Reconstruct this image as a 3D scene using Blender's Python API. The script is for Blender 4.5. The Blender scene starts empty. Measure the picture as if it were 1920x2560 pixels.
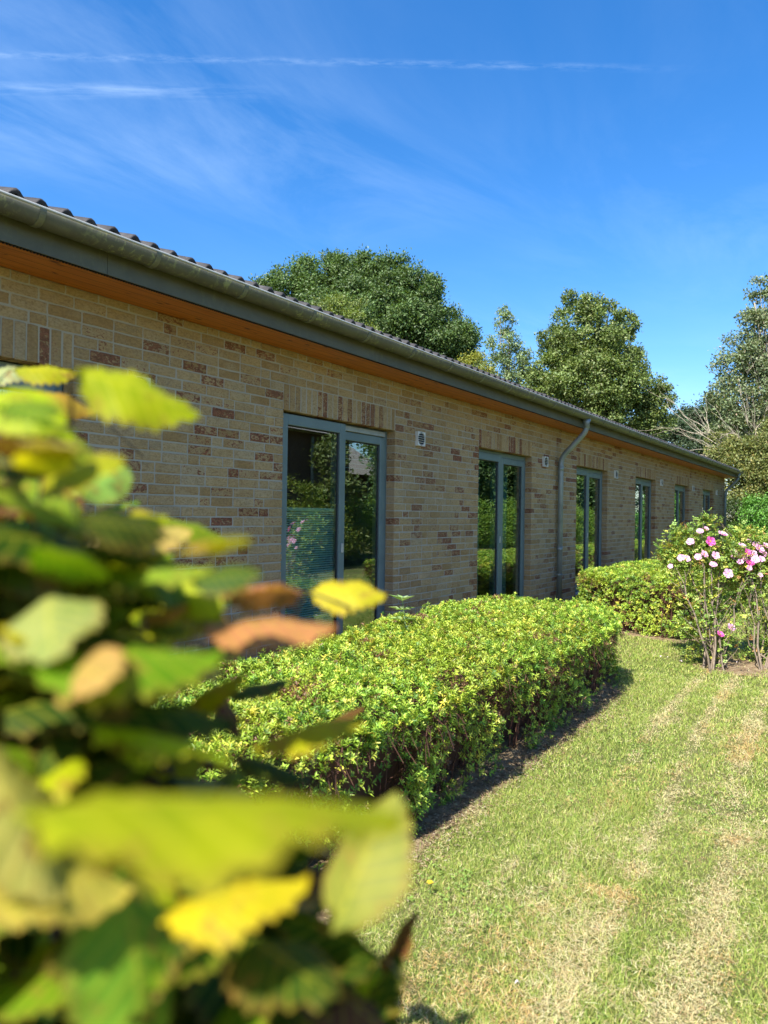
import bpy, math, random
import numpy as np
from mathutils import Vector, Matrix
S = bpy.context.scene
COL = S.collection
PI = math.pi
rng = np.random.default_rng(7)
random.seed(7)

# ------------------------------------------------------------------ camera
FPX = 1776.0                       # focal length in pixels of the 1920x2560 photograph
TH = math.radians(34.439)          # heading, measured from the wall's direction (+x) towards the wall (+y)
ROLL = math.radians(0.793)
EYE = 1.6
V0 = -5.1
cd = bpy.data.cameras.new("camera")
cam = bpy.data.objects.new("camera", cd)
COL.objects.link(cam)
S.camera = cam
cd.sensor_fit = 'VERTICAL'
cd.sensor_height = 36.0
cd.lens = 36.0 * FPX / 2560
cd.clip_start = 0.02
cd.clip_end = 3000
pitch = math.atan(-V0 / FPX)
cam.matrix_world = (Matrix.Translation((0, 0, EYE)) @ Matrix.Rotation(TH - PI / 2, 4, 'Z')
                    @ Matrix.Rotation(PI / 2 + pitch, 4, 'X') @ Matrix.Rotation(ROLL, 4, 'Z'))
cd.dof.use_dof = True
cd.dof.focus_distance = 8.0
cd.dof.aperture_fstop = 3.5
FW = np.array([math.cos(TH), math.sin(TH), 0.0])
RT = np.array([math.sin(TH), -math.cos(TH), 0.0])
UP = np.array([0.0, 0.0, 1.0])


def ray(px, py):
    dx = px - 960
    dy = 1280 - py
    return ((dx * math.cos(ROLL) - dy * math.sin(ROLL)) / FPX,
            (dx * math.sin(ROLL) + dy * math.cos(ROLL) - V0) / FPX)


def at(px, py, Z):
    """world point at view depth Z metres seen at photograph pixel px, py"""
    a, b = ray(px, py)
    return FW * Z + RT * (a * Z) + UP * (EYE + b * Z)


def atd(x, y, Z):
    k = 1920 / 1659
    return at(x * k, y * k, Z)


# ------------------------------------------------------------------ light
SUN_EL = math.radians(50)
SUN_A = math.radians(-2.0)
SD = Vector((-math.cos(SUN_A) * math.cos(SUN_EL), math.sin(SUN_A) * math.cos(SUN_EL), math.sin(SUN_EL)))
sl = bpy.data.lights.new("sun", 'SUN')
sl.energy = 5.0
sl.angle = math.radians(0.5)
sl.color = (1.0, 0.95, 0.86)
sun = bpy.data.objects.new("sun", sl)
COL.objects.link(sun)
sun.rotation_euler = SD.to_track_quat('Z', 'Y').to_euler()

W = bpy.data.worlds.new("World")
S.world = W
W.use_nodes = True
nt = W.node_tree
nt.nodes.clear()


def N(nt, typ, **kw):
    n = nt.nodes.new(typ)
    for k, v in kw.items():
        if k.startswith('i_'):
            n.inputs[k[2:].replace('_', ' ')].default_value = v
        elif k.startswith('n_'):
            n.inputs[int(k[2:])].default_value = v
        else:
            setattr(n, k, v)
    return n


def ramp(nt, fac, stops):
    r = nt.nodes.new('ShaderNodeValToRGB')
    els = r.color_ramp.elements
    while len(els) > 1:
        els.remove(els[-1])
    for i, (p, c) in enumerate(stops):
        e = els[0] if i == 0 else els.new(p)
        e.position = p
        e.color = (c[0], c[1], c[2], 1) if hasattr(c, '__len__') else (c, c, c, 1)
    nt.links.new(fac, r.inputs[0])
    return r.outputs[0]


def math_(nt, op, a, b=None, c=None):
    n = nt.nodes.new('ShaderNodeMath')
    n.operation = op
    for i, v in enumerate((a, b, c)):
        if v is None:
            continue
        if isinstance(v, (int, float)):
            n.inputs[i].default_value = v
        else:
            nt.links.new(v, n.inputs[i])
    return n.outputs[0]


def mixc(nt, fac, a, b, mode='MIX'):
    n = nt.nodes.new('ShaderNodeMix')
    n.data_type = 'RGBA'
    n.blend_type = mode
    for i, v in ((0, fac), (6, a), (7, b)):
        if isinstance(v, (int, float)):
            n.inputs[i].default_value = v
        elif isinstance(v, (tuple, list)):
            n.inputs[i].default_value = (v[0], v[1], v[2], 1)
        else:
            nt.links.new(v, n.inputs[i])
    return n.outputs[2]


sky = N(nt, 'ShaderNodeTexSky', sky_type='NISHITA')
sky.sun_disc = False
sky.sun_elevation = SUN_EL
sky.sun_rotation = math.atan2(SD.x, SD.y)
sky.altitude = 50
sky.air_density = 1.0
sky.dust_density = 0.8
sky.ozone_density = 2.2
hs = N(nt, 'ShaderNodeHueSaturation', i_Saturation=1.34, i_Value=0.95)
nt.links.new(mixc(nt, 1.0, sky.outputs[0], (0.96, 0.96, 1.03), 'MULTIPLY'), hs.inputs['Color'])
# thin cirrus and contrails on a plane high above the ground
tc = nt.nodes.new('ShaderNodeTexCoord')
sp = nt.nodes.new('ShaderNodeSeparateXYZ')
nt.links.new(tc.outputs['Generated'], sp.inputs[0])
zc = math_(nt, 'MAXIMUM', sp.outputs[2], 0.02)
cu = math_(nt, 'DIVIDE', sp.outputs[0], zc)
cv = math_(nt, 'DIVIDE', sp.outputs[1], zc)


def plane_pt(x, y):
    a, b = ray(x * 1920 / 1659, y * 1920 / 1659)
    d = FW + RT * a + UP * b
    return d[0] / d[2], d[1] / d[2]


def line_mask(p0, p1, width, wob=0.0, ends=True):
    """soft mask round the straight line through two points of the cloud plane"""
    dx, dy = p1[0] - p0[0], p1[1] - p0[1]
    L = math.hypot(dx, dy)
    dx, dy = dx / L, dy / L
    along = math_(nt, 'ADD', math_(nt, 'MULTIPLY', math_(nt, 'SUBTRACT', cu, p0[0]), dx),
                  math_(nt, 'MULTIPLY', math_(nt, 'SUBTRACT', cv, p0[1]), dy))
    across = math_(nt, 'ADD', math_(nt, 'MULTIPLY', math_(nt, 'SUBTRACT', cu, p0[0]), -dy),
                   math_(nt, 'MULTIPLY', math_(nt, 'SUBTRACT', cv, p0[1]), dx))
    d = math_(nt, 'ABSOLUTE', across)
    m = nt.nodes.new('ShaderNodeMapRange')
    m.interpolation_type = 'SMOOTHSTEP'
    nt.links.new(d, m.inputs[0])
    m.inputs[1].default_value = width
    m.inputs[2].default_value = 0.0
    m.inputs[3].default_value = 0
    m.inputs[4].default_value = 1
    e = nt.nodes.new('ShaderNodeMapRange')
    e.interpolation_type = 'SMOOTHSTEP'
    nt.links.new(along, e.inputs[0])
    e.inputs[1].default_value = L * 1.15
    e.inputs[2].default_value = L * 0.75
    c2 = N(nt, 'ShaderNodeCombineXYZ')
    nt.links.new(along, c2.inputs[0])
    nt.links.new(across, c2.inputs[1])
    return math_(nt, 'MULTIPLY', m.outputs[0], e.outputs[0]), c2.outputs[0]


A0, A1 = plane_pt(-100, 116), plane_pt(1400, 146)
m1, c1 = line_mask(A0, A1, 0.022)
n1 = N(nt, 'ShaderNodeTexNoise', i_Scale=5.0, i_Detail=7.0, i_Roughness=0.65)
mp = N(nt, 'ShaderNodeMapping')
mp.inputs['Scale'].default_value = (3.0, 9, 1)
nt.links.new(c1, mp.inputs[0])
nt.links.new(mp.outputs[0], n1.inputs[0])
k1 = math_(nt, 'MULTIPLY', math_(nt, 'MULTIPLY', m1, ramp(nt, n1.outputs[0], [(0.42, 0), (0.85, 1)])), 0.17)
B0, B1 = plane_pt(-120, 190), plane_pt(560, 200)
m2, c2_ = line_mask(B0, B1, 0.05)
n2 = N(nt, 'ShaderNodeTexNoise', i_Scale=3.0, i_Detail=8.0, i_Roughness=0.6)
mp2 = N(nt, 'ShaderNodeMapping')
mp2.inputs['Scale'].default_value = (1.2, 7, 1)
nt.links.new(c2_, mp2.inputs[0])
nt.links.new(mp2.outputs[0], n2.inputs[0])
k2 = math_(nt, 'MULTIPLY', math_(nt, 'MULTIPLY', m2, ramp(nt, n2.outputs[0], [(0.42, 0), (0.8, 1)])), 0.22)
# broad wisps
cc = N(nt, 'ShaderNodeCombineXYZ')
nt.links.new(cu, cc.inputs[0])
nt.links.new(cv, cc.inputs[1])
mp3 = N(nt, 'ShaderNodeMapping')
mp3.inputs['Rotation'].default_value = (0, 0, math.radians(35))
mp3.inputs['Scale'].default_value = (0.9, 2.0, 1)
nt.links.new(cc.outputs[0], mp3.inputs[0])
n3 = N(nt, 'ShaderNodeTexNoise', i_Scale=0.9, i_Detail=9.0, i_Roughness=0.62, i_Distortion=0.6)
nt.links.new(mp3.outputs[0], n3.inputs[0])
n4 = N(nt, 'ShaderNodeTexNoise', i_Scale=0.6, i_Detail=2.0)
nt.links.new(cc.outputs[0], n4.inputs[0])
wis = math_(nt, 'MULTIPLY', ramp(nt, n3.outputs[0], [(0.42, 0), (0.8, 1)]), ramp(nt, n4.outputs[0], [(0.38, 0.1), (0.62, 1)]))
# the wisps of the photograph gather in the left part of the sky
lp = plane_pt(280, 230)
dd = math_(nt, 'SQRT', math_(nt, 'ADD', math_(nt, 'POWER', math_(nt, 'SUBTRACT', cu, lp[0]), 2.0), math_(nt, 'POWER', math_(nt, 'SUBTRACT', cv, lp[1]), 2.0)))
mr = nt.nodes.new('ShaderNodeMapRange')
mr.interpolation_type = 'SMOOTHSTEP'
nt.links.new(dd, mr.inputs[0])
mr.inputs[1].default_value = 0.85
mr.inputs[2].default_value = 0.1
mr.inputs[3].default_value = 0.4
mr.inputs[4].default_value = 1.0
k3 = math_(nt, 'MULTIPLY', math_(nt, 'MULTIPLY', wis, mr.outputs[0]), 0.30)
cl = math_(nt, 'MINIMUM', math_(nt, 'ADD', math_(nt, 'ADD', k1, k2), k3), 0.8)
skyc = mixc(nt, cl, hs.outputs[0], (5.2, 6.3, 7.2))
bg = nt.nodes.new('ShaderNodeBackground')
bg.inputs['Strength'].default_value = 0.12
wo = nt.nodes.new('ShaderNodeOutputWorld')
nt.links.new(skyc, bg.inputs[0])
nt.links.new(bg.outputs[0], wo.inputs[0])

S.view_settings.view_transform = 'Standard'
S.view_settings.look = 'None'
S.view_settings.gamma = 1.0
S.view_settings.exposure = 1.2
S.cycles.use_denoising = True
S.cycles.max_bounces = 7
S.cycles.transparent_max_bounces = 12
S.cycles.caustics_reflective = False
S.cycles.caustics_refractive = False
S.cycles.sample_clamp_indirect = 6.0


# ------------------------------------------------------------------ helpers
def mesh_obj(name, v, faces, mat, parent=None, cols=None, uvs=None, smooth=False):
    """v (n,3); faces: list of index tuples, or an (m,k) int array"""
    me = bpy.data.meshes.new(name)
    v = np.asarray(v, dtype=np.float32)
    if isinstance(faces, np.ndarray):
        m, k = faces.shape
        me.vertices.add(len(v))
        me.vertices.foreach_set('co', v.ravel())
        me.loops.add(m * k)
        me.loops.foreach_set('vertex_index', faces.astype(np.int32).ravel())
        me.polygons.add(m)
        me.polygons.foreach_set('loop_start', np.arange(0, m * k, k, dtype=np.int32))
        me.update(calc_edges=True)
    else:
        me.from_pydata(v.tolist(), [], faces)
        me.update()
    if cols is not None:
        a = me.color_attributes.new('Col', 'FLOAT_COLOR', 'POINT')
        c = np.ones((len(v), 4), dtype=np.float32)
        c[:, :cols.shape[1]] = cols
        a.data.foreach_set('color', c.ravel())
    if uvs is not None:
        li = np.empty(len(me.loops), dtype=np.int32)
        me.loops.foreach_get('vertex_index', li)
        u = me.uv_layers.new(name='UVMap')
        u.data.foreach_set('uv', np.asarray(uvs, dtype=np.float32)[li].ravel())
    if smooth:
        me.polygons.foreach_set('use_smooth', np.ones(len(me.polygons), dtype=bool))
    if mat:
        me.materials.append(mat)
    o = bpy.data.objects.new(name, me)
    COL.objects.link(o)
    if parent is not None:
        o.parent = parent
    return o


def thing(name, label, cat, loc=(0, 0, 0), group=None):
    o = bpy.data.objects.new(name, None)
    COL.objects.link(o)
    o.location = loc
    o.empty_display_size = 0.2
    return tag(o, label, cat, group)


def tag(o, label, cat, group=None, kind=None):
    if label:
        o['label'] = label
    if cat:
        o['category'] = cat
    if group:
        o['group'] = group
    if kind:
        o['kind'] = kind
    return o


class MB:
    def __init__(s):
        s.v = []
        s.f = []
        s.c = []

    def add(s, vs, fs, col=None):
        b = len(s.v)
        s.v += [tuple(p) for p in vs]
        s.f += [tuple(i + b for i in f) for f in fs]
        s.c += [col or (1, 1, 1)] * len(vs)

    def box(s, x0, x1, y0, y1, z0, z1, col=None, bev=0.0):
        if bev <= 0:
            vs = [(x, y, z) for z in (z0, z1) for y in (y0, y1) for x in (x0, x1)]
            s.add(vs, [(0, 2, 3, 1), (4, 5, 7, 6), (0, 1, 5, 4), (1, 3, 7, 5), (3, 2, 6, 7), (2, 0, 4, 6)], col)
            return
        b = bev
        rings = []
        for (z, i) in ((z0, b), (z0 + b, 0), (z1 - b, 0), (z1, b)):
            r = []
            for (cx, sx, cy, sy) in ((x0, 1, y0, 1), (x1, -1, y0, 1), (x1, -1, y1, -1), (x0, 1, y1, -1)):
                p1 = (cx + sx * i, cy + sy * (i + b), z)
                p2 = (cx + sx * (i + b), cy + sy * i, z)
                r += [p1, p2] if sx * sy > 0 else [p2, p1]
            rings.append(r)
        vs = [p for r in rings for p in r]
        fs = [tuple(reversed(range(8))), tuple(range(24, 32))]
        for k in range(3):
            for j in range(8):
                fs.append((k * 8 + j, k * 8 + (j + 1) % 8, (k + 1) * 8 + (j + 1) % 8, (k + 1) * 8 + j))
        s.add(vs, fs, col)

    def tube(s, pts, rad, n=8, col=None, caps=True):
        pts = [Vector(p) for p in pts]
        if isinstance(rad, (int, float)):
            rad = [rad] * len(pts)
        b = len(s.v)
        prev = None
        vs = []
        for i, p in enumerate(pts):
            t = (pts[min(i + 1, len(pts) - 1)] - pts[max(i - 1, 0)])
            if t.length < 1e-9:
                t = Vector((0, 0, 1))
            t.normalize()
            if prev is None:
                a = Vector((0, 0, 1)) if abs(t.z) < 0.9 else Vector((1, 0, 0))
                u = t.cross(a).normalized()
            else:
                u = (prev - t * prev.dot(t))
                u = u.normalized() if u.length > 1e-6 else t.orthogonal().normalized()
            prev = u
            w = t.cross(u)
            for k in range(n):
                an = 2 * PI * k / n
                vs.append(p + (u * math.cos(an) + w * math.sin(an)) * rad[i])
        fs = []
        for i in range(len(pts) - 1):
            for k in range(n):
                fs.append((i * n + k, i * n + (k + 1) % n, (i + 1) * n + (k + 1) % n, (i + 1) * n + k))
        if caps:
            fs.append(tuple(reversed(range(n))))
            fs.append(tuple((len(pts) - 1) * n + k for k in range(n)))
        s.add(vs, fs, col)

    def obj(s, name, mat, parent=None, smooth=False, cols=False):
        return mesh_obj(name, np.array(s.v), s.f, mat, parent, cols=np.array(s.c) if cols else None, smooth=smooth)


def material(name):
    m = bpy.data.materials.new(name)
    m.use_nodes = True
    t = m.node_tree
    t.nodes.clear()
    return m, t


def out(t, sh, disp=None):
    o = t.nodes.new('ShaderNodeOutputMaterial')
    t.links.new(sh, o.inputs[0])


def bump(t, h, strength=0.4, dist=0.01):
    b = N(t, 'ShaderNodeBump')
    b.inputs['Strength'].default_value = strength
    b.inputs['Distance'].default_value = dist
    t.links.new(h, b.inputs['Height'])
    return b.outputs[0]


def noise(t, scale, detail=4, rough=0.5, coord=None, dist=0.0):
    n = N(t, 'ShaderNodeTexNoise')
    n.inputs['Scale'].default_value = scale
    n.inputs['Detail'].default_value = detail
    n.inputs['Roughness'].default_value = rough
    n.inputs['Distortion'].default_value = dist
    if coord is None:
        c = t.nodes.new('ShaderNodeTexCoord')
        coord = c.outputs['Object']
    t.links.new(coord, n.inputs[0])
    return n.outputs[0]


def pbr(t, col, rough=0.6, metal=0.0, normal=None, spec=0.5):
    p = t.nodes.new('ShaderNodeBsdfPrincipled')
    for k, v in (('Base Color', col), ('Roughness', rough), ('Metallic', metal), ('Specular IOR Level', spec)):
        if isinstance(v, (int, float)):
            p.inputs[k].default_value = v
        elif isinstance(v, (tuple, list)):
            p.inputs[k].default_value = (v[0], v[1], v[2], 1)
        else:
            t.links.new(v, p.inputs[k])
    if normal is not None:
        t.links.new(normal, p.inputs['Normal'])
    return p.outputs[0]


def scaled(t, sc, rot=(0, 0, 0)):
    c = t.nodes.new('ShaderNodeTexCoord')
    m = N(t, 'ShaderNodeMapping')
    m.inputs['Scale'].default_value = sc
    m.inputs['Rotation'].default_value = rot
    t.links.new(c.outputs['Object'], m.inputs[0])
    return m.outputs[0]


def leaf_mat(name, trans=0.35, rough=0.45, spec=0.4, warm=(1.25, 1.25, 0.5)):
    m, t = material(name)
    a = N(t, 'ShaderNodeVertexColor', layer_name='Col')
    p = pbr(t, a.outputs[0], rough, spec=spec)
    tr = t.nodes.new('ShaderNodeBsdfTranslucent')
    t.links.new(mixc(t, 1.0, a.outputs[0], warm, 'MULTIPLY'), tr.inputs[0])
    mx = t.nodes.new('ShaderNodeMixShader')
    mx.inputs[0].default_value = trans
    t.links.new(p, mx.inputs[1])
    t.links.new(tr.outputs[0], mx.inputs[2])
    out(t, mx.outputs[0])
    return m


def simple_mat(name, col, rough=0.6, metal=0.0, var=0.15, scale=8, bumpy=0.0):
    m, t = material(name)
    n = noise(t, scale, 5, 0.6)
    c0 = tuple(x * (1 - var) for x in col)
    c1 = tuple(min(1, x * (1 + var)) for x in col)
    c = ramp(t, n, [(0.3, c0), (0.7, c1)])
    nn = bump(t, noise(t, scale * 6, 4), bumpy, 0.01) if bumpy else None
    out(t, pbr(t, c, rough, metal, nn))
    return m


# materials ---------------------------------------------------------
def mat_brick():
    m, t = material('brick')
    a = N(t, 'ShaderNodeVertexColor', layer_name='Col')
    s = t.nodes.new('ShaderNodeSeparateColor')
    t.links.new(a.outputs[0], s.inputs[0])
    c = t.nodes.new('ShaderNodeTexCoord')
    ad = N(t, 'ShaderNodeVectorMath', operation='MULTIPLY_ADD')
    t.links.new(a.outputs[0], ad.inputs[0])
    ad.inputs[1].default_value = (37, 0, 53)
    t.links.new(c.outputs['Object'], ad.inputs[2])
    mp = N(t, 'ShaderNodeMapping')
    mp.inputs['Scale'].default_value = (0.75, 1, 1.3)
    t.links.new(ad.outputs[0], mp.inputs[0])
    co = mp.outputs[0]
    n1 = noise(t, 28, 6, 0.65, co, 1.2)
    n2 = noise(t, 75, 4, 0.6, co, 0.5)
    n3 = noise(t, 9, 3, 0.5, co)
    base = ramp(t, s.outputs[0], [(0.0, (0.33, 0.20, 0.080)), (0.3, (0.41, 0.275, 0.13)), (0.7, (0.47, 0.325, 0.16)), (1.0, (0.42, 0.315, 0.185))])
    # soft cream bloom
    base = mixc(t, math_(t, 'MULTIPLY', ramp(t, n3, [(0.45, 0), (0.75, 1)]), 0.45), base, (0.46, 0.37, 0.235))
    base = mixc(t, math_(t, 'MULTIPLY', ramp(t, math_(t, 'ADD', math_(t, 'MULTIPLY', n2, .6), math_(t, 'MULTIPLY', n1, .4)), [(0.38, 1), (0.56, 0)]), 0.62), base, (0.19, 0.115, 0.05))
    # grey fire marks
    thr = math_(t, 'SUBTRACT', 1.02, math_(t, 'MULTIPLY', s.outputs[2], 0.38))
    g = math_(t, 'MULTIPLY', math_(t, 'GREATER_THAN', math_(t, 'ADD', n1, math_(t, 'MULTIPLY', n2, 0.25)), thr), 0.5)
    base = mixc(t, g, base, (0.17, 0.13, 0.085))
    # red clots
    thr2 = math_(t, 'SUBTRACT', 1.14, math_(t, 'MULTIPLY', s.outputs[1], 0.50))
    d = math_(t, 'SUBTRACT', math_(t, 'ADD', n1, math_(t, 'MULTIPLY', n2, 0.3)), thr2)
    rfac = ramp(t, math_(t, 'ADD', math_(t, 'MULTIPLY', d, 9), 0.5), [(0.3, 0), (0.6, 1)])
    redc = ramp(t, n2, [(0.35, (0.075, 0.022, 0.012)), (0.65, (0.27, 0.09, 0.05))])
    base = mixc(t, math_(t, 'MULTIPLY', rfac, 0.92), base, redc)
    gr_ = ramp(t, noise(t, 0.8, 4, 0.6), [(0.35, 0.3), (0.6, 0)])
    base = mixc(t, gr_, base, (0.22, 0.17, 0.10))
    nb = bump(t, math_(t, 'ADD', n1, math_(t, 'MULTIPLY', n2, 0.6)), 0.8, 0.008)
    out(t, pbr(t, base, 0.88, 0, nb, 0.25))
    return m


def mat_mortar():
    m, t = material('mortar')
    n = noise(t, 3, 4)
    n2 = noise(t, 120, 3)
    c = mixc(t, n, (0.33, 0.30, 0.245), (0.43, 0.39, 0.32))
    out(t, pbr(t, c, 0.95, 0, bump(t, n2, 0.5, 0.004), 0.2))
    return m


def mat_zinc(name='zinc', base=(0.115, 0.13, 0.115), algae=0.6, metal=0.35):
    m, t = material(name)
    n = noise(t, 5, 6, 0.6, scaled(t, (0.6, 1, 1)))
    c = ramp(t, n, [(0.3, tuple(x * 0.8 for x in base)), (0.7, tuple(x * 1.2 for x in base))])
    st = noise(t, 22, 5, 0.7, scaled(t, (1.0, 1, 0.45)), 0.6)
    lg = noise(t, 2.2, 3, 0.5)
    f = math_(t, 'MULTIPLY', math_(t, 'MULTIPLY', ramp(t, st, [(0.52, 0), (0.66, 1)]), ramp(t, lg, [(0.4, 0.15), (0.6, 1)])), algae)
    c = mixc(t, f, c, (0.27, 0.29, 0.12))
    out(t, pbr(t, c, 0.5, metal, bump(t, noise(t, 60, 3), 0.08, 0.003), 0.5))
    return m


def mat_soffit():
    m, t = material('stained_pine')
    co = scaled(t, (1.2, 14, 1))
    n = noise(t, 3, 6, 0.6, co, 0.4)
    c = ramp(t, n, [(0.25, (0.35, 0.10, 0.013)), (0.6, (0.50, 0.16, 0.022)), (0.85, (0.57, 0.23, 0.038))])
    vo = N(t, 'ShaderNodeTexVoronoi')
    vo.inputs['Scale'].default_value = 1.0
    t.links.new(scaled(t, (5.0, 13, 0)), vo.inputs['Vector'])
    k = ramp(t, vo.outputs['Distance'], [(0.10, 1), (0.22, 0)])
    sel = math_(t, 'GREATER_THAN', noise(t, 3, 2), 0.42)
    c = mixc(t, math_(t, 'MULTIPLY', math_(t, 'MULTIPLY', k, sel), 0.95), c, (0.085, 0.02, 0.008))
    # board joints along x
    sp = t.nodes.new('ShaderNodeSeparateXYZ')
    tcn = t.nodes.new('ShaderNodeTexCoord')
    t.links.new(tcn.outputs['Object'], sp.inputs[0])
    j = math_(t, 'ABSOLUTE', math_(t, 'SUBTRACT', math_(t, 'FRACT', math_(t, 'MULTIPLY', sp.outputs[1], 1 / 0.095)), 0.5))
    jm = math_(t, 'GREATER_THAN', j, 0.475)
    c = mixc(t, jm, c, (0.06, 0.018, 0.006))
    out(t, pbr(t, c, 0.5, 0, bump(t, n, 0.15, 0.003)))
    return m


def mat_tile():
    m, t = material('roof_tile')
    n = noise(t, 9, 6, 0.65)
    c = ramp(t, n, [(0.3, (0.022, 0.021, 0.022)), (0.55, (0.045, 0.042, 0.042)), (0.75, (0.085, 0.08, 0.075))])
    f = ramp(t, noise(t, 30, 5, 0.7), [(0.6, 0), (0.7, 0.6)])
    c = mixc(t, f, c, (0.16, 0.15, 0.12))
    out(t, pbr(t, c, 0.75, 0, bump(t, noise(t, 70, 4), 0.4, 0.004), 0.35))
    return m


def mat_frame():
    m, t = material('door_frame_paint')
    n = noise(t, 4, 4)
    c = ramp(t, n, [(0.3, (0.115, 0.165, 0.165)), (0.7, (0.145, 0.20, 0.20))])
    st = ramp(t, noise(t, 26, 5, 0.7, scaled(t, (1, 1, 0.5)), 1.5), [(0.58, 0), (0.72, 0.45)])
    c = mixc(t, st, c, (0.26, 0.33, 0.33))
    out(t, pbr(t, c, 0.42, 0.0, bump(t, n, 0.05, 0.002), 0.5))
    return m


def mat_glass():
    m, t = material('window_glass')
    g = t.nodes.new('ShaderNodeNewGeometry')
    wv = noise(t, 1.1, 2, 0.4)
    bn = bump(t, wv, 0.05, 0.02)
    dn = N(t, 'ShaderNodeVectorMath', operation='DOT_PRODUCT')
    t.links.new(g.outputs['Incoming'], dn.inputs[0])
    t.links.new(g.outputs['Normal'], dn.inputs[1])
    c = math_(t, 'POWER', math_(t, 'SUBTRACT', 1.0, math_(t, 'ABSOLUTE', dn.outputs['Value'])), 4.0)
    F = math_(t, 'ADD', 0.15, math_(t, 'MULTIPLY', c, 0.9))
    gl = N(t, 'ShaderNodeBsdfGlossy', i_Roughness=0.0)
    gl.inputs['Color'].default_value = (0.95, 1.0, 0.97, 1)
    t.links.new(bn, gl.inputs['Normal'])
    tr = t.nodes.new('ShaderNodeBsdfTransparent')
    tr.inputs[0].default_value = (0.72, 0.86, 0.84, 1)
    mx = t.nodes.new('ShaderNodeMixShader')
    t.links.new(F, mx.inputs[0])
    t.links.new(tr.outputs[0], mx.inputs[1])
    t.links.new(gl.outputs[0], mx.inputs[2])
    out(t, mx.outputs[0])
    return m


M_brick = mat_brick()
M_mortar = mat_mortar()
M_gutter = mat_zinc('gutter_zinc', (0.095, 0.097, 0.072), 0.9, 0.15)
M_fascia = mat_zinc('fascia_zinc', (0.098, 0.094, 0.060), 0.15, 0.1)
M_pipe = mat_zinc('downpipe_zinc', (0.24, 0.27, 0.27), 0.1, 0.35)
M_rim = simple_mat('bright_zinc', (0.33, 0.35, 0.34), 0.4, 0.3)
M_soffit = mat_soffit()
M_tile = mat_tile()
M_frame = mat_frame()
M_glass = mat_glass()
M_dark = simple_mat('black_gasket', (0.008, 0.009, 0.01), 0.5)
M_plastic = simple_mat('white_plastic', (0.62, 0.62, 0.60), 0.4, var=0.05)
M_handle = simple_mat('brushed_alu', (0.45, 0.46, 0.46), 0.35, 0.4)
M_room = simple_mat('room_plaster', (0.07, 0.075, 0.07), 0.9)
M_curtain = simple_mat('teal_curtain', (0.12, 0.22, 0.22), 0.85)
M_blind = simple_mat('blind_slat', (0.48, 0.60, 0.56), 0.5, var=0.05)
M_net = simple_mat('net_curtain', (0.55, 0.53, 0.5), 0.9)
M_sill = simple_mat('stone_sill', (0.3, 0.3, 0.29), 0.7, bumpy=0.2)

# ------------------------------------------------------------------ ground
m, t = material('lawn')
lo = noise(t, 0.9, 4, 0.6)
mid = noise(t, 7, 5, 0.7, None, 0.8)
fi = noise(t, 160, 4, 0.8)
g = mixc(t, ramp(t, lo, [(0.42, 0), (0.6, 1)]), (0.15, 0.19, 0.045), (0.27, 0.25, 0.10))
g = mixc(t, ramp(t, mid, [(0.5, 0), (0.68, 1)]), g, (0.30, 0.24, 0.115))
g = mixc(t, ramp(t, fi, [(0.35, 0.75), (0.6, 0)]), g, (0.035, 0.045, 0.015))
out(t, pbr(t, g, 0.95, 0, bump(t, fi, 0.8, 0.02), 0.1))
M_lawn = m
m, t = material('soil')
n = noise(t, 14, 6, 0.7)
g = ramp(t, n, [(0.3, (0.13, 0.085, 0.045)), (0.5, (0.25, 0.18, 0.105)), (0.72, (0.42, 0.33, 0.21))])
out(t, pbr(t, g, 0.95, 0, bump(t, noise(t, 60, 6, 0.8), 1.0, 0.02), 0.1))
M_soil = m

xs = np.concatenate([[-400, -120, -30], np.arange(-8, 1, 0.5), np.arange(1, 10, 0.06), np.arange(10, 40, 0.5), [60, 120, 300, 900]])
ys = np.concatenate([[-500, -100, -30], np.arange(-12, -1.5, 0.5), np.arange(-1.5, 1.9, 0.06), np.arange(2, 20, 0.5), [40, 120, 300, 900]])


def ground_z(x, y):
    """gentle bumps of the lawn, dying out towards the soil bed"""
    x, y = np.asarray(x, float), np.asarray(y, float)
    b = np.sin(x * 5.1 + 1.3 * np.sin(y * 4.2)) * np.sin(y * 6.3 + 1.1 * np.sin(x * 3.3)) * .010 + np.sin(x * 13 + 2 * np.sin(y * 9)) * np.sin(y * 15 + x * 2) * .006
    k = np.clip((1.6 - y) / .3, 0, 1) * np.clip((x - 1.0) / .5, 0, 1) * np.clip((7.6 - x) / .6, 0, 1) * np.clip((y + 1.4) / .3, 0, 1)
    return b * k


gv = np.array([(x, y, 0.0) for y in ys for x in xs])
gv[:, 2] = ground_z(gv[:, 0], gv[:, 1])
nx = len(xs)
ii, jj = np.meshgrid(np.arange(nx - 1), np.arange(len(ys) - 1))
q = (jj * nx + ii).ravel()
gf = np.stack([q, q + 1, q + nx + 1, q + nx], 1)
tag(mesh_obj('lawn', gv, gf, M_lawn), None, None, kind='structure')

# soil bed between lawn and wall, its edge wavy
EDGE = [(-3, 1.5), (0.5, 1.62), (1.5, 1.69), (3.0, 1.74), (4.2, 1.77), (5.5, 1.78), (6.6, 1.84), (7.25, 2.15), (7.35, 2.6), (7.4, 3.6)]
BED2 = [(10.05, 3.7), (9.8, 2.8), (9.6, 2.0), (10.1, 1.8), (12, 1.78), (16.4, 1.8), (16.5, 3.7)]


def bed(name, edge, z):
    pts = []
    for (a, b) in zip(edge, edge[1:]):
        L = math.hypot(b[0] - a[0], b[1] - a[1])
        k = max(2, int(L / 0.05))
        for i in range(k):
            f = i / k
            pts.append((a[0] + (b[0] - a[0]) * f + random.uniform(-.015, .015), a[1] + (b[1] - a[1]) * f + random.uniform(-.02, .02)))
    return pts


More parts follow.
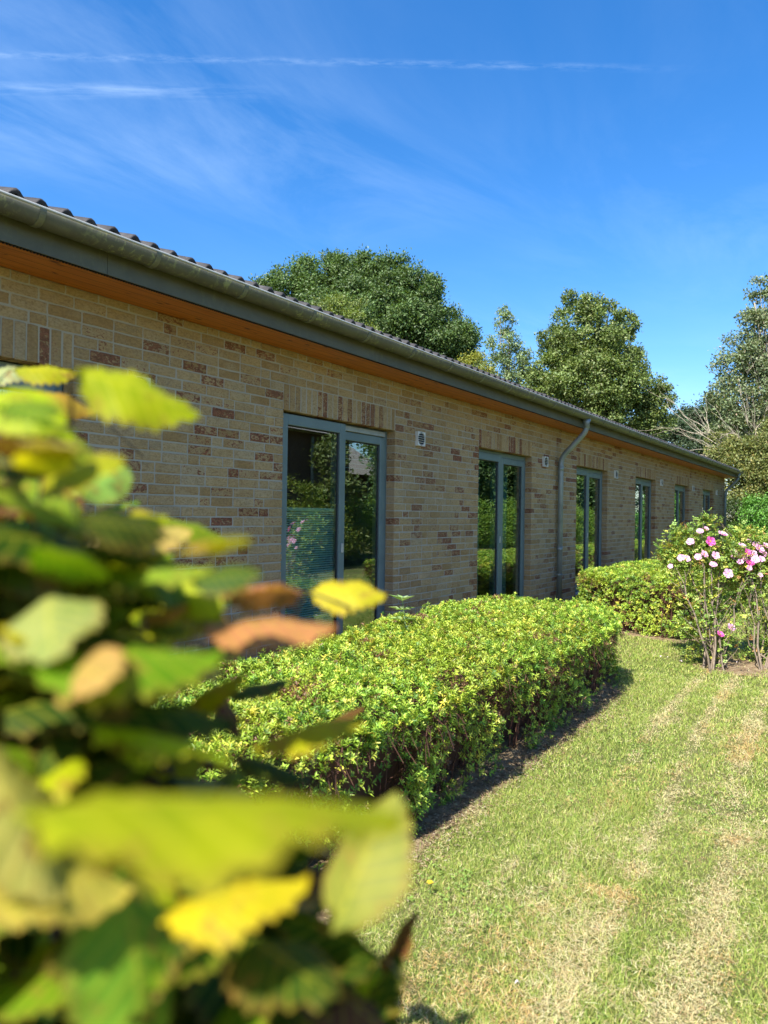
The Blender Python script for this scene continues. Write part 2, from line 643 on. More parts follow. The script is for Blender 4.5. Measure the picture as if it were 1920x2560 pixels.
e1 = bed('soil', EDGE, 0)
sv, sf = [], []
# strip of quads from the edge back to y=4.42
for i, (x, y) in enumerate(e1):
    for j in range(6):
        yy = y + (4.40 - y) * (j / 5) ** 1.5
        zz = 0.004 + (0.012 * random.random() + 0.01 if 0 < j else 0)
        sv.append((x, yy, zz))
for i in range(len(e1) - 1):
    for j in range(5):
        a = i * 6 + j
        sf.append((a, a + 6, a + 7, a + 1))
tag(mesh_obj('soil_bed', np.array(sv), sf, M_soil), None, None, kind='structure')
sv, sf = [], []
cx, cy = 13, 2.8
e2 = bed('soil', BED2 + [BED2[0]], 0)
sv.append((cx, cy, 0.02))
for (x, y) in e2:
    sv.append((x, y, 0.004))
for i in range(len(e2)):
    sf.append((0, 1 + i, 1 + (i + 1) % len(e2)))
tag(mesh_obj('soil_bed', np.array(sv), sf, M_soil), None, None, kind='structure')
# bare ground under the roses
sv, sf = [(8.5, 1.1, 0.016)], []
for i in range(60):
    an = 2 * PI * i / 60
    r = 1 + 0.12 * math.sin(3 * an + 1) + random.uniform(-.06, .06)
    sv.append((8.55 + 0.58 * r * math.cos(an), 1.15 + 0.44 * r * math.sin(an), 0.004))
for i in range(60):
    sf.append((0, 1 + i, 1 + (i + 1) % 60))
tag(mesh_obj('soil_patch', np.array(sv), sf, M_soil), None, None, kind='structure')

# ------------------------------------------------------------------ the house
WY = 4.42                # wall face
C = 0.0815               # one brick course
ZH = EYE + 0.937         # door head
Z0 = ZH - 31 * C
ZTOP = 3.088
X0, X1 = -6.0, 28.39
DW = 1.84
PITCH = 3.908
DOORS = [4.807 + PITCH * k for k in range(-2, 6)]
REV = 0.10
SILL = 0.20
house = thing('brick_house', 'long pale brick house with tiled roof, zinc gutter and a row of glazed doors', 'house', (0, 0, 0))

wall = MB()
# body between / above / below openings, kept 9 mm behind the brick faces
edges = [X0]
for d in DOORS:
    edges += [d, d + DW]
edges.append(X1)
MY = WY + 0.004
for i in range(0, len(edges), 2):
    wall.box(edges[i] + (0.006 if i else 0), edges[i + 1] - (0.006 if i + 2 < len(edges) else 0.006), MY, MY + 0.30, -0.1, ZTOP)
for d in DOORS:
    wall.box(d - 0.006, d + DW + 0.006, MY, MY + 0.30, ZH + 0.006, ZTOP)
    wall.box(d - 0.006, d + DW + 0.006, MY, MY + 0.30, -0.1, SILL - 0.03)
wall.box(X1 - 0.3, X1 - 0.008, MY + 0.3, 15.0, -0.1, ZTOP)
wall.box(X0, X0 + 0.3, MY + 0.3, 15.0, -0.1, ZTOP)
wall.box(X0, X1 - 0.008, 14.7, 15.0, -0.1, ZTOP)
wobj = wall.obj('wall', M_mortar, house)

bk = MB()
bcol = []


def brick(x0, x1, z0, z1, depth=0.02, y=WY, side=None):
    """one irregular brick, front face at y, running back by depth"""
    j = lambda s=0.0032: random.uniform(-s, s)
    c = 0.004
    fr = [(x0 + c, z0), ((x0 + x1) / 2 + j(.02), z0 + j()), (x1 - c, z0), (x1, z0 + c), (x1 + j(), (z0 + z1) / 2),
          (x1, z1 - c), (x1 - c, z1), ((x0 + x1) / 2 + j(.02), z1 + j()), (x0 + c, z1), (x0, z1 - c), (x0 + j(), (z0 + z1) / 2), (x0, z0 + c)]
    yo = y + random.uniform(-0.0035, 0.0025)
    cxm, czm = (x0 + x1) / 2, (z0 + z1) / 2
    n = len(fr)
    f2 = [(px + j(.0012), pz + j(.0012)) for px, pz in fr]
    inner = [(cxm + (px - cxm) * (1 - 0.005 / max(.03, (x1 - x0) / 2)), czm + (pz - czm) * (1 - 0.005 / ((z1 - z0) / 2))) for px, pz in f2]
    vs = [(px, yo, pz) for px, pz in inner] + [(px, yo + 0.004, pz) for px, pz in f2] + [(px, yo + depth, pz) for px, pz in f2]
    fs = [tuple(range(n))]
    for k in range(n):
        k2 = (k + 1) % n
        fs.append((k, n + k, n + k2, k2))
        fs.append((n + k, 2 * n + k, 2 * n + k2, n + k2))
    r = random.random()
    red = random.uniform(1.0, 1.15) if r < 0.075 else (random.uniform(0.82, 1.0) if r < 0.20 else (random.uniform(0.62, 0.82) if r < 0.45 else random.uniform(0, 0.4)))
    grey = random.random() ** 2.0
    bk.add(vs, fs, (random.random(), red, grey))


def course(x0, x1, z, open0, open1):
    """fill a run with headers and stretchers; open0/1: the run ends at a door jamb"""
    x = x0
    J = 0.0105
    first = True
    last_h = 0
    while x < x1 - 0.03:
        rest = x1 - x
        if first:
            L = random.choice([0.122, 0.244, 0.183])
        else:
            L = 0.122 if (random.random() < 0.27 and last_h < 1) else 0.2445
        last_h = last_h + 1 if L < 0.15 else 0
        if rest - L < 0.06:
            L = rest
        elif rest < 0.36 and L > 0.2:
            L = rest - 0.122 if rest - 0.122 > 0.1 else rest
        g0 = 0 if (first and open0) else J / 2
        g1 = 0 if (x + L >= x1 - 1e-4 and open1) else J / 2
        dep = REV + 0.01 if ((first and open0) or (x + L >= x1 - 1e-4 and open1)) else 0.02
        brick(x + g0, x + L - g1, z + J / 2 + random.uniform(-.001, .001), z + C - J / 2 + random.uniform(-.001, .001), dep)
        x += L
        first = False


ncourse = int(math.ceil((ZTOP - Z0) / C))
for k in range(ncourse):
    z = Z0 + k * C
    if z + C < 0:
        continue
    ztop = z + C
    if z < SILL - 0.02 and z + C < SILL + 0.03:
        runs = [(X0, X1, True, True)]
    elif z < ZH - 0.01:
        runs = []
        for i in range(0, len(edges), 2):
            runs.append((edges[i], edges[i + 1], True, True))
    elif z < ZH + 3 * C - 0.01:
        runs = []
        for i in range(0, len(edges), 2):
            runs.append((edges[i], edges[i + 1], i == 0, i + 2 >= len(edges)))
    else:
        runs = [(X0, X1, True, True)]
    if z + C > ZTOP + 0.001:
        for r in runs:
            x = r[0]
            while x < r[1] - .05:
                L = min(random.choice([.122, .2445, .2445]), r[1] - x)
                brick(x + .005, x + L - .005, z + .005, ZTOP - 0.002)
                x += L
        continue
    for r in runs:
        course(*r[:2], z, r[2], r[3])
# soldier courses over the doors
for d in DOORS:
    n = 23
    w = DW / n
    for i in range(n):
        brick(d + i * w + .0052, d + (i + 1) * w - .0052, ZH, ZH + 3 * C - .0105 / 2, REV + 0.01)
bo = bk.obj('brick_facing', M_brick, wobj, cols=True)

# soffit, fascia
GX0, GX1 = X0 - 0.2, X1 + 0.22
so = MB()
so.box(GX0, GX1, 4.040, WY - 0.004, ZTOP + 0.003, ZTOP + 0.02)
so.box(GX0, GX1, WY - 0.004, WY + 0.3, ZTOP + 0.003, ZTOP + 0.02)
so.obj('soffit', M_soffit, house)
vs_ = MB()
x = GX0
vs_.box(GX0, GX1, 4.008, 4.038, ZTOP + 0.008, ZTOP + 0.02)
while x < GX1:
    vs_.box(x, x + 0.008, 4.010, 4.037, ZTOP - 0.0, ZTOP + 0.007)
    x += 0.02 if x < 12 else 0.08
vs_.obj('ventilation_strip', M_dark, house)
fa = MB()
x = GX0
seg = [GX0]
while seg[-1] < GX1 - 3:
    seg.append(seg[-1] + 3.0)
seg = [s + 0.0 for s in seg] + [GX1]
# joints where the photograph shows them
seg = [GX0, -3.3, -0.3, 2.7, 5.72, 8.7, 11.2, 14.2, 17.2, 20.2, 23.2, 26.2, GX1]
for a, b in zip(seg, seg[1:]):
    fa.box(a + 0.0015, b - 0.0015, 3.998, 4.006, ZTOP + 0.002, 3.31)
fa.obj('fascia', M_fascia, house)

# gutter: half round, hung at y 3.93
GY, GZ, GR = 3.915, 3.283, 0.080


def gutter_profile(r, a0=PI, a1=2 * PI, n=16):
    return [(GY + r * math.cos(a0 + (a1 - a0) * i / n), GZ + r * math.sin(a0 + (a1 - a0) * i / n)) for i in range(n + 1)]


def extrude_profile(mb, prof, x0, x1, closed=True):
    n = len(prof)
    vs = [(x0, y, z) for y, z in prof] + [(x1, y, z) for y, z in prof]
    fs = [(i, n + i, n + (i + 1) % n, (i + 1) % n) for i in range(n if closed else n - 1)]
    if closed:
        fs.append(tuple(range(n)))
        fs.append(tuple(reversed(range(n, 2 * n))))
    mb.add(vs, fs)


gu = MB()
clips = []
x = -5.8
pr_out, pr_in = gutter_profile(GR), gutter_profile(GR - 0.004)
extrude_profile(gu, pr_out + pr_in[::-1], GX0 - 0.02, GX1 + 0.05)
for xe in (GX0 - 0.021, GX1 + 0.048):
    n = len(pr_out)
    gu.add([(xe, y, z) for y, z in pr_out] + [(xe + 0.003, y, z) for y, z in pr_out],
           [tuple(range(n)), tuple(reversed(range(n, 2 * n)))])
go = gu.obj('gutter', M_gutter, house, smooth=False)
for p in go.data.polygons:
    p.use_smooth = len(p.vertices) == 4
rim = MB()
rim.tube([(GX0 - 0.02, GY - GR + 0.001, GZ + 0.004), (GX1 + 0.05, GY - GR + 0.001, GZ + 0.004)], 0.0095, 8)
ro = rim.obj('rim_bead', M_rim, go, smooth=True)
cx = 2.167 - 0.785 * 10
jb = MB()
po, pi_ = gutter_profile(GR + 0.006), gutter_profile(GR + 0.0004)
extrude_profile(jb, po + pi_[::-1], -0.004, 0.034)
j0 = jb.obj('joint_band', mat_zinc('band_zinc', (0.16, 0.165, 0.125), 0.3, 0.2), go)
j0.location = (cx, 0, 0)
cx += 0.785
while cx < GX1:
    j = j0.copy()
    COL.objects.link(j)
    j.parent = go
    j.location = (cx, 0, 0)
    cx += 0.785


def downpipe(x, label, lower):
    p = MB()
    pts = []
    path = [(GY, GZ - GR + 0.02), (GY, GZ - GR - 0.10)]
    # elbow out of the gutter, back to the wall, elbow down
    y0, z0 = GY, GZ - GR - 0.13
    y1, z1 = WY - 0.075, 2.58
    r = 0.0455

    def bez(a, b, c, n=8):
        return [tuple((1 - t) ** 2 * a[i] + 2 * t * (1 - t) * b[i] + t * t * c[i] for i in (0, 1)) for t in [k / n for k in range(n + 1)]]
    dy, dz = y1 - y0, z1 - z0
    L = math.hypot(dy, dz)
    u = (dy / L, dz / L)
    b1 = bez((y0, z0 + 0.04), (y0, z0 - 0.04), (y0 + u[0] * 0.09, z0 - 0.04 + u[1] * 0.09))
    b2 = bez((y1 - u[0] * 0.11, z1 - u[1] * 0.11), (y1, z1), (y1, z1 - 0.11))
    path = [(y0, GZ - GR + 0.015)] + b1 + b2 + [(y1, 0.05)]
    p.tube([(x, a, b) for a, b in path], r, 16)
    o = p.obj('downpipe', M_pipe, house, smooth=True)
    o['label'] = label
    zs = [z1 - 0.17, 1.05]
    for zz in zs:
        c = MB()
        c.tube([(x, y1, zz - 0.035), (x, y1, zz + 0.035)], r + 0.004, 16)
        c.tube([(x, y1, zz + 0.03), (x, y1, zz + 0.042)], r + 0.0075, 16)
        c.obj('sleeve', M_pipe, o, smooth=True)
    # funnel under the gutter
    c = MB()
    c.tube([(x, y0, GZ - GR - 0.13), (x, y0, GZ - GR - 0.05), (x, y0, GZ - GR + 0.012)], [r + 0.004, r + 0.006, r + 0.028], 16)
    c.obj('funnel', M_pipe, o, smooth=True)
    for zz in (2.2, 0.62):
        h = MB()
        h.tube([(x, y1, zz - 0.012), (x, y1, zz + 0.012)], r + 0.005, 16)
        h.box(x - 0.008, x + 0.008, y1 + r, WY + 0.01, zz - 0.008, zz + 0.008)
        h.tube([(x + r - .004, y1, zz), (x + r + 0.04, y1 - 0.01, zz)], 0.014, 8)
        h.obj('pipe_clip', M_pipe, o)


downpipe(11.62, 'grey zinc downpipe between the third and fourth doors from the left of the photo', 0)
downpipe(28.08, 'grey zinc downpipe at the far corner of the house', 0)

# roof of rolled tiles
PER = 0.157
rows = 14
SL = math.tan(math.radians(20))
rx = np.arange(GX0 - 0.03, GX1 + 0.05, PER / 8)
rv, rf = [], []


def prof(xa):
    ph = (xa / PER) % 1.0
    return np.where(ph < 0.62, np.sin(ph / 0.62 * PI) ** 0.8 * 0.050, -0.004 * np.sin((ph - .62) / .38 * PI))


jit = np.repeat(rng.normal(0, 0.003, len(rx) // 8 + 2), 8)[:len(rx)]
pz = prof(rx) + jit
yy = 3.955
strips = []
for r in range(rows):
    ya = yy + r * 0.34
    yb = ya + 0.36
    za = 3.318 + (ya - 3.955) * SL + 0.022
    zb = 3.318 + (yb - 3.955) * SL
    ex = rng.normal(0, 0.004, len(rx) // 8 + 2)
    exx = np.repeat(ex, 8)[:len(rx)]
    # rounded nose: lip below, lip, tile back end
    strips.append(np.stack([rx, ya + exx + 0.012, za + pz - 0.03], 1))
    strips.append(np.stack([rx, ya + exx, za + pz - 0.012], 1))
    strips.append(np.stack([rx, ya + exx + 0.006, za + pz], 1))
    strips.append(np.stack([rx, np.full_like(rx, yb), zb + pz], 1))
rvv = np.concatenate(strips)
nn_ = len(rx)
fl = []
for k in range(len(strips) - 1):
    a = np.arange(nn_ - 1) + k * nn_
    fl.append(np.stack([a, a + 1, a + 1 + nn_, a + nn_], 1))
roofo = mesh_obj('roof', rvv, np.concatenate(fl), M_tile, house, smooth=True)
# roof body closing the space underneath
ridge_y = 9.7
rb = MB()
ye = 3.955 + 0.34 * rows
zr = lambda y: 3.30 + (y - 3.955) * SL
rb.add([(GX0, 4.03, zr(4.03)), (GX1, 4.03, zr(4.03)), (GX1, ridge_y, zr(ridge_y)), (GX0, ridge_y, zr(ridge_y)),
        (GX0, 2 * ridge_y - 4.03, zr(4.03)), (GX1, 2 * ridge_y - 4.03, zr(4.03)), (GX0, 4.03, 3.10), (GX1, 4.03, 3.10),
        (GX0, 2 * ridge_y - 4.03, 3.10), (GX1, 2 * ridge_y - 4.03, 3.10)],
       [(0, 1, 2, 3), (3, 2, 5, 4), (0, 3, 4, 8, 6), (1, 7, 9, 5, 2), (6, 7, 1, 0), (8, 4, 5, 9), (6, 8, 9, 7)])
rb.obj('roof_body', M_tile, roofo)


# doors --------------------------------------------------------------
def ring(mb, x0, x1, z0, z1, w, y0, y1, top=None, bot=None):
    top = top or w
    bot = bot or w
    b = 0.004
    mb.box(x0, x0 + w, y0, y1, z0, z1, bev=b)
    mb.box(x1 - w, x1, y0, y1, z0, z1, bev=b)
    mb.box(x0 + w, x1 - w, y0 + 0.001, y1 - 0.001, z1 - top, z1, bev=b)
    mb.box(x0 + w, x1 - w, y0 + 0.001, y1 - 0.001, z0, z0 + bot, bev=b)


def curtain_mesh(x0, x1, z0, z1, y, amp=0.02, wl=0.11):
    n = max(4, int((x1 - x0) / wl * 8))
    mb = MB()
    vs = []
    for z in (z0, z1):
        for i in range(n + 1):
            x_ = x0 + (x1 - x0) * i / n
            vs.append((x_, y + amp * math.sin(i * 2 * PI / 8) + random.uniform(-.003, .003), z))
    mb.add(vs, [(i, i + 1, n + 2 + i, n + 1 + i) for i in range(n)])
    return mb


DN = {0: 'glazed double door in the far left of the row, outside the picture',
      1: 'glazed door at the left edge, net curtain inside, behind the beech leaves',
      2: 'glazed double door with a grey-green slatted blind over its lower left pane',
      3: 'glazed double door left of the near downpipe',
      4: 'glazed double door right of the near downpipe',
      5: 'third glazed door from the far end of the wall',
      6: 'second glazed door from the far end of the wall',
      7: 'narrow-looking glazed door nearest the far end of the wall'}
for k, d in enumerate(DOORS):
    root = thing('glass_door', None, None)
    del_keys = [kk for kk in ('category',) if kk in root]
    root.parent = house
    root['label'] = DN[k]
    a, b = d + 0.004, d + DW - 0.004
    yf = WY + REV + (0.0 if k != 2 else 0.0)
    mid = (a + b) / 2
    fr = MB()
    # outer frame
    ring(fr, a, b, SILL, ZH - 0.006, 0.055, yf + 0.012, yf + 0.09, top=0.075, bot=0.05)
    fr.obj('frame', M_frame, root)
    gk = MB()
    proud = 0.075 if k == 2 else 0.022
    L0, L1 = a + 0.035, mid + (0.02 if k == 2 else 0.0)
    R0, R1 = mid + 0.002, b - 0.055
    if k == 2:
        L0, L1 = a + 0.01, mid + 0.06
        R0 = mid - 0.03
    # left leaf
    lf = MB()
    yl = yf - proud + 0.012
    zt = ZH - (0.02 if k == 2 else 0.05)
    ring(lf, L0, L1, SILL + 0.03, zt, 0.092, yl, yl + 0.06, top=0.1, bot=0.1)
    lo_ = lf.obj('door_leaf', M_frame, root)
    rg = MB()
    yr = yf + 0.0
    ring(rg, R0, R1, SILL + 0.052, ZH - 0.083, 0.085, yr, yr + 0.06, top=0.085, bot=0.1)
    rg.obj('door_leaf', M_frame, root)
    if k == 2:
        tr_ = MB()
        tr_.box(R0 + 0.04, R1 - 0.01, yf - 0.012, yf + 0.011, ZH - 0.075, ZH - 0.022, bev=0.003)
        tr_.obj('sliding_rail', M_rim, root)
    # panes with a black gasket round them
    for (p0, p1, yy_, z1_, nm) in ((L0 + 0.092, L1 - 0.092, yl, zt - 0.1, 0), (R0 + 0.085, R1 - 0.085, yr, ZH - 0.168, 1)):
        z0_ = SILL + 0.13
        g_ = MB()
        ring(g_, p0, p1, z0_, z1_, 0.012, yy_ + 0.018, yy_ + 0.045)
        g_.obj('gasket', M_dark, root)
        pn = MB()
        pn.box(p0 + 0.012, p1 - 0.012, yy_ + 0.026, yy_ + 0.036, z0_ + 0.012, z1_ - 0.012)
        pn.obj('pane', M_glass, root)
    hd = MB()
    hd.box(L1 - 0.058, L1 - 0.026, yl - 0.014, yl + 0.001, 1.20, 1.295, bev=0.003)
    hd.obj('handle', M_handle, root)
    sl_ = MB()
    sl_.box(d - 0.0, d + DW, WY - 0.035, yf + 0.011, SILL - 0.03, SILL - 0.002)
    sl_.obj('sill', M_sill, root)
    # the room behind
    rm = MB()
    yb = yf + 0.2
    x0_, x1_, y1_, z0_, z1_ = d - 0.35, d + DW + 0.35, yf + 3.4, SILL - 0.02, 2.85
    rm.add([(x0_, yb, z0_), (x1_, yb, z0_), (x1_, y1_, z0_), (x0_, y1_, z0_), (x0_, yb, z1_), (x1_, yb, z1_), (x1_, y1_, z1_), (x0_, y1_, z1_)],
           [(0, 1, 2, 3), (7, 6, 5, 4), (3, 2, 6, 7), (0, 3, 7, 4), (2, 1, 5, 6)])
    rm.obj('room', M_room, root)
    if k == 2:
        bl = MB()
        z = SILL + 0.15
        while z < 1.62:
            bl.add([(L0 + 0.1, yl + 0.06, z), (L1 - 0.1, yl + 0.06, z), (L1 - 0.1, yl + 0.072, z + 0.014), (L0 + 0.1, yl + 0.072, z + 0.014),
                    (L0 + 0.1, yl + 0.062, z - 0.0008), (L1 - 0.1, yl + 0.062, z - 0.0008), (L1 - 0.1, yl + 0.074, z + 0.0132), (L0 + 0.1, yl + 0.074, z + 0.0132)],
                   [(0, 1, 2, 3), (7, 6, 5, 4), (0, 4, 5, 1), (2, 6, 7, 3)])
            z += 0.0226
        bl.box(L0 + 0.1, L1 - 0.1, yl + 0.058, yl + 0.078, 1.625, 1.65)
        for xx in (L0 + 0.2, L1 - 0.22):
            bl.box(xx, xx + 0.0025, yl + 0.054, yl + 0.056, SILL + 0.15, 1.63)
        bl.obj('blind', M_blind, root)
        b2 = MB()
        z = ZH - 0.45
        while z < ZH - 0.18:
            b2.box(R0 + 0.09, R1 - 0.09, yr + 0.07, yr + 0.1, z, z + 0.003)
            z += 0.048
        b2.obj('blind', M_blind, root)
    elif k == 1:
        nc = MB()
        for i in range(70):
            xx = L0 + 0.1 + i * (R1 - L0 - 0.2) / 70
            nc.box(xx, xx + 0.007, yf + 0.1, yf + 0.104, 2.0 - 0.09 * abs(math.sin(i * 0.45)) - 0.1, ZH - 0.1)
        for zz in (2.32, 2.24, 2.16, 2.08):
            nc.box(L0 + .1, R1 - .1, yf + 0.097, yf + 0.100, zz, zz + 0.02)
        nc.obj('net_curtain', M_net, root)
    else:
        w1 = [0.30, 0.30, 0.0, 0.33, 0.28, 0.3, 0.2, 0.3][k]
        curtain_mesh(L0 + 0.06, L0 + 0.06 + w1 + 0.1, SILL + 0.03, 2.4, yf + 0.17).obj('curtain', M_curtain, root)
        curtain_mesh(mid + 0.05, mid + 0.15 + w1 * 1.3, SILL + 0.03, 2.4, yf + 0.19).obj('curtain', M_curtain, root)

# vents ---------------------------------------------------------------
for k in range(-1, 6):
    xv = 7.075 + PITCH * k
    zc_ = EYE + 0.893
    v = MB()
    x0_, x1_, z0_, z1_ = xv, xv + 0.165, zc_ - 0.083, zc_ + 0.083
    yv = WY - 0.038
    # frame plate with a round louvred opening
    n = 32
    cxv, r = (x0_ + x1_) / 2, 0.077
    sq = []
    for i in range(n):
        an = 2 * PI * i / n + PI / 4
        ca, sa = math.cos(an), math.sin(an)
        s_ = 0.0825 / max(abs(ca), abs(sa))
        sq.append((cxv + ca * s_, zc_ + sa * s_))
    ci = [(cxv + r * math.cos(2 * PI * i / n + PI / 4), zc_ + r * math.sin(2 * PI * i / n + PI / 4)) for i in range(n)]
    vs = [(a, yv, b) for a, b in sq] + [(a, yv, b) for a, b in ci] + [(a, yv + 0.014, b) for a, b in ci] + [(a, WY + 0.002, b) for a, b in sq]
    fs = []
    for i in range(n):
        j = (i + 1) % n
        fs += [(i, j, n + j, n + i), (n + i, n + j, 2 * n + j, 2 * n + i), (3 * n + i, 3 * n + j, j, i)]
    v.add(vs, fs)
    vo_ = v.obj('air_vent', M_plastic, house)
    l = MB()
    nl = 6
    for i in range(nl):
        zz = zc_ - r + (i + 0.5) * 2 * r / nl
        hw = math.sqrt(max(0, r * r - (zz - zc_) ** 2))
        l.add([(cxv - hw, yv - 0.001, zz - 0.002), (cxv + hw, yv - 0.001, zz - 0.002), (cxv + hw, yv + 0.008, zz + 0.003), (cxv - hw, yv + 0.008, zz + 0.003),
               (cxv - hw, yv + 0.001, zz - 0.0045), (cxv + hw, yv + 0.001, zz - 0.0045), (cxv + hw, yv + 0.010, zz + 0.000), (cxv - hw, yv + 0.010, zz + 0.000)],
              [(0, 1, 2, 3), (7, 6, 5, 4), (0, 4, 5, 1), (0, 3, 7, 4), (1, 5, 6, 2)])
    l.obj('louvre', M_plastic, vo_)
    bb = MB()
    bb.add([(a, yv + 0.0135, b) for a, b in ci], [tuple(range(n))])
    bb.obj('vent_opening', M_dark, vo_)


# ------------------------------------------------------------------ leaves
def norm(a):
    return a / np.maximum(np.linalg.norm(a, axis=1, keepdims=True), 1e-9)


def rand_dir(n):
    return norm(rng.normal(size=(n, 3)))


def leaf_cloud(P, A, Nn, L, Wd, cols, fold=0.25):
    """kite-shaped leaves folded on the midrib. P base, A axis, Nn rough normal"""
    n = len(P)
    side = norm(np.cross(A, Nn))
    nr = np.cross(side, A)
    L = L[:, None]
    Wd = Wd[:, None]
    b = P
    m1 = P + A * L * 0.45 + side * Wd * 0.5 + nr * Wd * fold
    tp = P + A * L - nr * L * 0.10
    m2 = P + A * L * 0.45 - side * Wd * 0.5 + nr * Wd * fold
    V = np.stack([b, m1, tp, m2], 1).reshape(-1, 3)
    i = np.arange(n) * 4
    F = np.concatenate([np.stack([i, i + 1, i + 2], 1), np.stack([i, i + 2, i + 3], 1)])
    return V, F, np.repeat(cols, 4, axis=0)


def pick(palette, weights, n, jit=0.12):
    pal = np.array(palette)
    w = np.array(weights, float)
    c = pal[rng.choice(len(pal), n, p=w / w.sum())]
    return np.clip(c * (1 + rng.normal(0, jit, (n, 1))) * (1 + rng.normal(0, jit * 0.3, (n, 3))), 0, 1)


def vnoise(P, s, seed=0):
    """cheap smooth noise, about 0..1"""
    r = np.random.default_rng(seed)
    o = np.zeros(len(P))
    for k in range(6):
        d = r.normal(size=3)
        d /= np.linalg.norm(d)
        o += np.sin(P @ d * s * (0.7 + 0.5 * k) + r.uniform(0, 6.28) + 1.5 * np.sin(P @ r.normal(size=3) * s * 0.6))
    return 0.5 + o / 9


M_shrub = leaf_mat('shrub_leaf', 0.22, 0.42)
M_tree = leaf_mat('tree_leaf', 0.28, 0.5)
M_twig = simple_mat('hedge_twig', (0.085, 0.036, 0.022), 0.85)
M_bark = simple_mat('bark', (0.13, 0.105, 0.08), 0.9, scale=3, bumpy=0.6)
M_pale = simple_mat('pale_dead_wood', (0.42, 0.36, 0.27), 0.85, scale=3)

SHRUB = [(0.21, 0.34, 0.035), (0.30, 0.44, 0.05), (0.41, 0.50, 0.065), (0.58, 0.55, 0.085), (0.105, 0.22, 0.028)]


def hedge(label, outline, H, dens, leaf=0.033, per=7, group='clipped shrub hedges along the house', lean=0.06, palw=(4, 4, 2.2, 0.9, 2.4), low=0.02, stray=0):
    """clipped hedge: outline is a closed polygon (ccw) of the top edge"""
    root = thing('clipped_hedge', label, 'hedge', (0, 0, 0), group)
    pts = np.array(outline, float)
    # resample the outline
    seg = np.roll(pts, -1, 0) - pts
    L = np.linalg.norm(seg, axis=1)
    cen = pts.mean(0)
    # --- top sprigs
    mn, mx = pts.min(0), pts.max(0)

    def inside(q, poly):
        x, y = q[:, 0], q[:, 1]
        c = np.zeros(len(q), bool)
        j = len(poly) - 1
        for i in range(len(poly)):
            xi, yi = poly[i]
            xj, yj = poly[j]
            c ^= ((yi > y) != (yj > y)) & (x < (xj - xi) * (y - yi) / (yj - yi + 1e-12) + xi)
            j = i
        return c

    def edge_dist(q):
        d = np.full(len(q), 9.0)
        for i in range(len(pts)):
            a, b = pts[i], pts[(i + 1) % len(pts)]
            ab = b - a
            t = np.clip(((q - a) @ ab) / (ab @ ab), 0, 1)
            d = np.minimum(d, np.linalg.norm(q - (a + t[:, None] * ab), axis=1))
        return d
    area = (mx - mn).prod()
    n = int(area * dens * 1.5)
    q = mn + rng.random((n, 2)) * (mx - mn)
    q = q[inside(q, pts)]
    ed = edge_dist(q)
    z = H - 0.09 * np.exp(-(ed / 0.11) ** 2) * 1.0
    P0 = np.column_stack([q, z])
    bmp = (vnoise(P0, 4, 1) - 0.5) * 0.09 + (vnoise(P0, 13, 2) - 0.5) * 0.05
    dep = rng.random(len(q)) ** 2 * 0.09
    P0[:, 2] += bmp - dep
    Nt = np.column_stack([rng.normal(0, 0.35, len(q)), rng.normal(0, 0.35, len(q)), np.ones(len(q))])
    depT = dep
    # --- side sprigs
    Ps, Ns, Ds = [], [], []
    for i in range(len(pts)):
        a, s, l = pts[i], seg[i], L[i]
        m_ = int(l * H * dens * 1.5)
        t = rng.random(m_)
        zz = H * rng.random(m_) ** 0.85
        nrm = np.array([s[1], -s[0]]) / l
        u = zz / H
        inset = 0.02 + lean * (1 - u) ** 1.6 + 0.09 * np.exp(-((H - zz) / 0.10) ** 2)
        xy = a + t[:, None] * s - nrm * inset[:, None]
        p = np.column_stack([xy, zz])
        bm = (vnoise(p, 4.5, 3) - 0.5) * 0.16 + (vnoise(p, 14, 4) - 0.5) * 0.06
        dp = rng.random(m_) ** 1.4 * 0.13
        p[:, :2] += nrm * (bm - dp)[:, None]
        keep = rng.random(m_) < np.clip(low + 0.55 * u + (vnoise(p, 6, 5) - 0.5) * 2.2, 0.05, 1)
        Ps.append(p[keep])
        Ns.append(np.column_stack([np.tile(nrm, (keep.sum(), 1)) + rng.normal(0, .3, (keep.sum(), 2)), rng.uniform(0.2, 1.2, keep.sum())]))
        Ds.append(dp[keep])
    if stray:
        # young shoots that grew on after the last clipping: a string of whorls each
        pick_ = rng.choice(len(P0), stray)
        for q_ in pick_:
            d_ = norm(np.array([[rng.normal(0, .45), rng.normal(0, .45), 1.0]]))
            hh = rng.uniform(.025, .075)
            kk = 3
            Ps.append(P0[q_] + d_ * np.linspace(.01, hh, kk)[:, None])
            Ns.append(np.repeat(d_, kk, 0))
            Ds.append(np.zeros(kk))
    P = np.concatenate([P0] + Ps)
    Nn = norm(np.concatenate([Nt] + Ns))
    dep = np.concatenate([depT] + Ds)
    ns = len(P)
    # whorl of leaves round each shoot
    A0 = np.repeat(Nn, per, 0)
    PB = np.repeat(P, per, 0)
    hgt = np.tile(np.arange(per) / per, ns)
    t1 = norm(np.cross(A0, rand_dir(1)[0]))
    t2 = np.cross(A0, t1)
    an = np.tile(np.arange(per) * 2.4, ns) + np.repeat(rng.uniform(0, 6.28, ns), per)
    rad = t1 * np.cos(an)[:, None] + t2 * np.sin(an)[:, None]
    up = 0.35 + 0.9 * hgt + rng.normal(0, .15, len(hgt))
    A = norm(rad + A0 * up[:, None])
    NN = norm(A0 - rad * 0.3 + rng.normal(0, .15, A.shape))
    LL = leaf * rng.uniform(0.7, 1.3, len(A)) * (1.15 - 0.45 * hgt)
    PB = PB + A0 * (hgt * leaf * 0.9)[:, None]
    base = pick(SHRUB, palw, ns)
    pn = vnoise(P, 2.2, 8)
    base = base * (0.85 + 0.3 * pn[:, None])
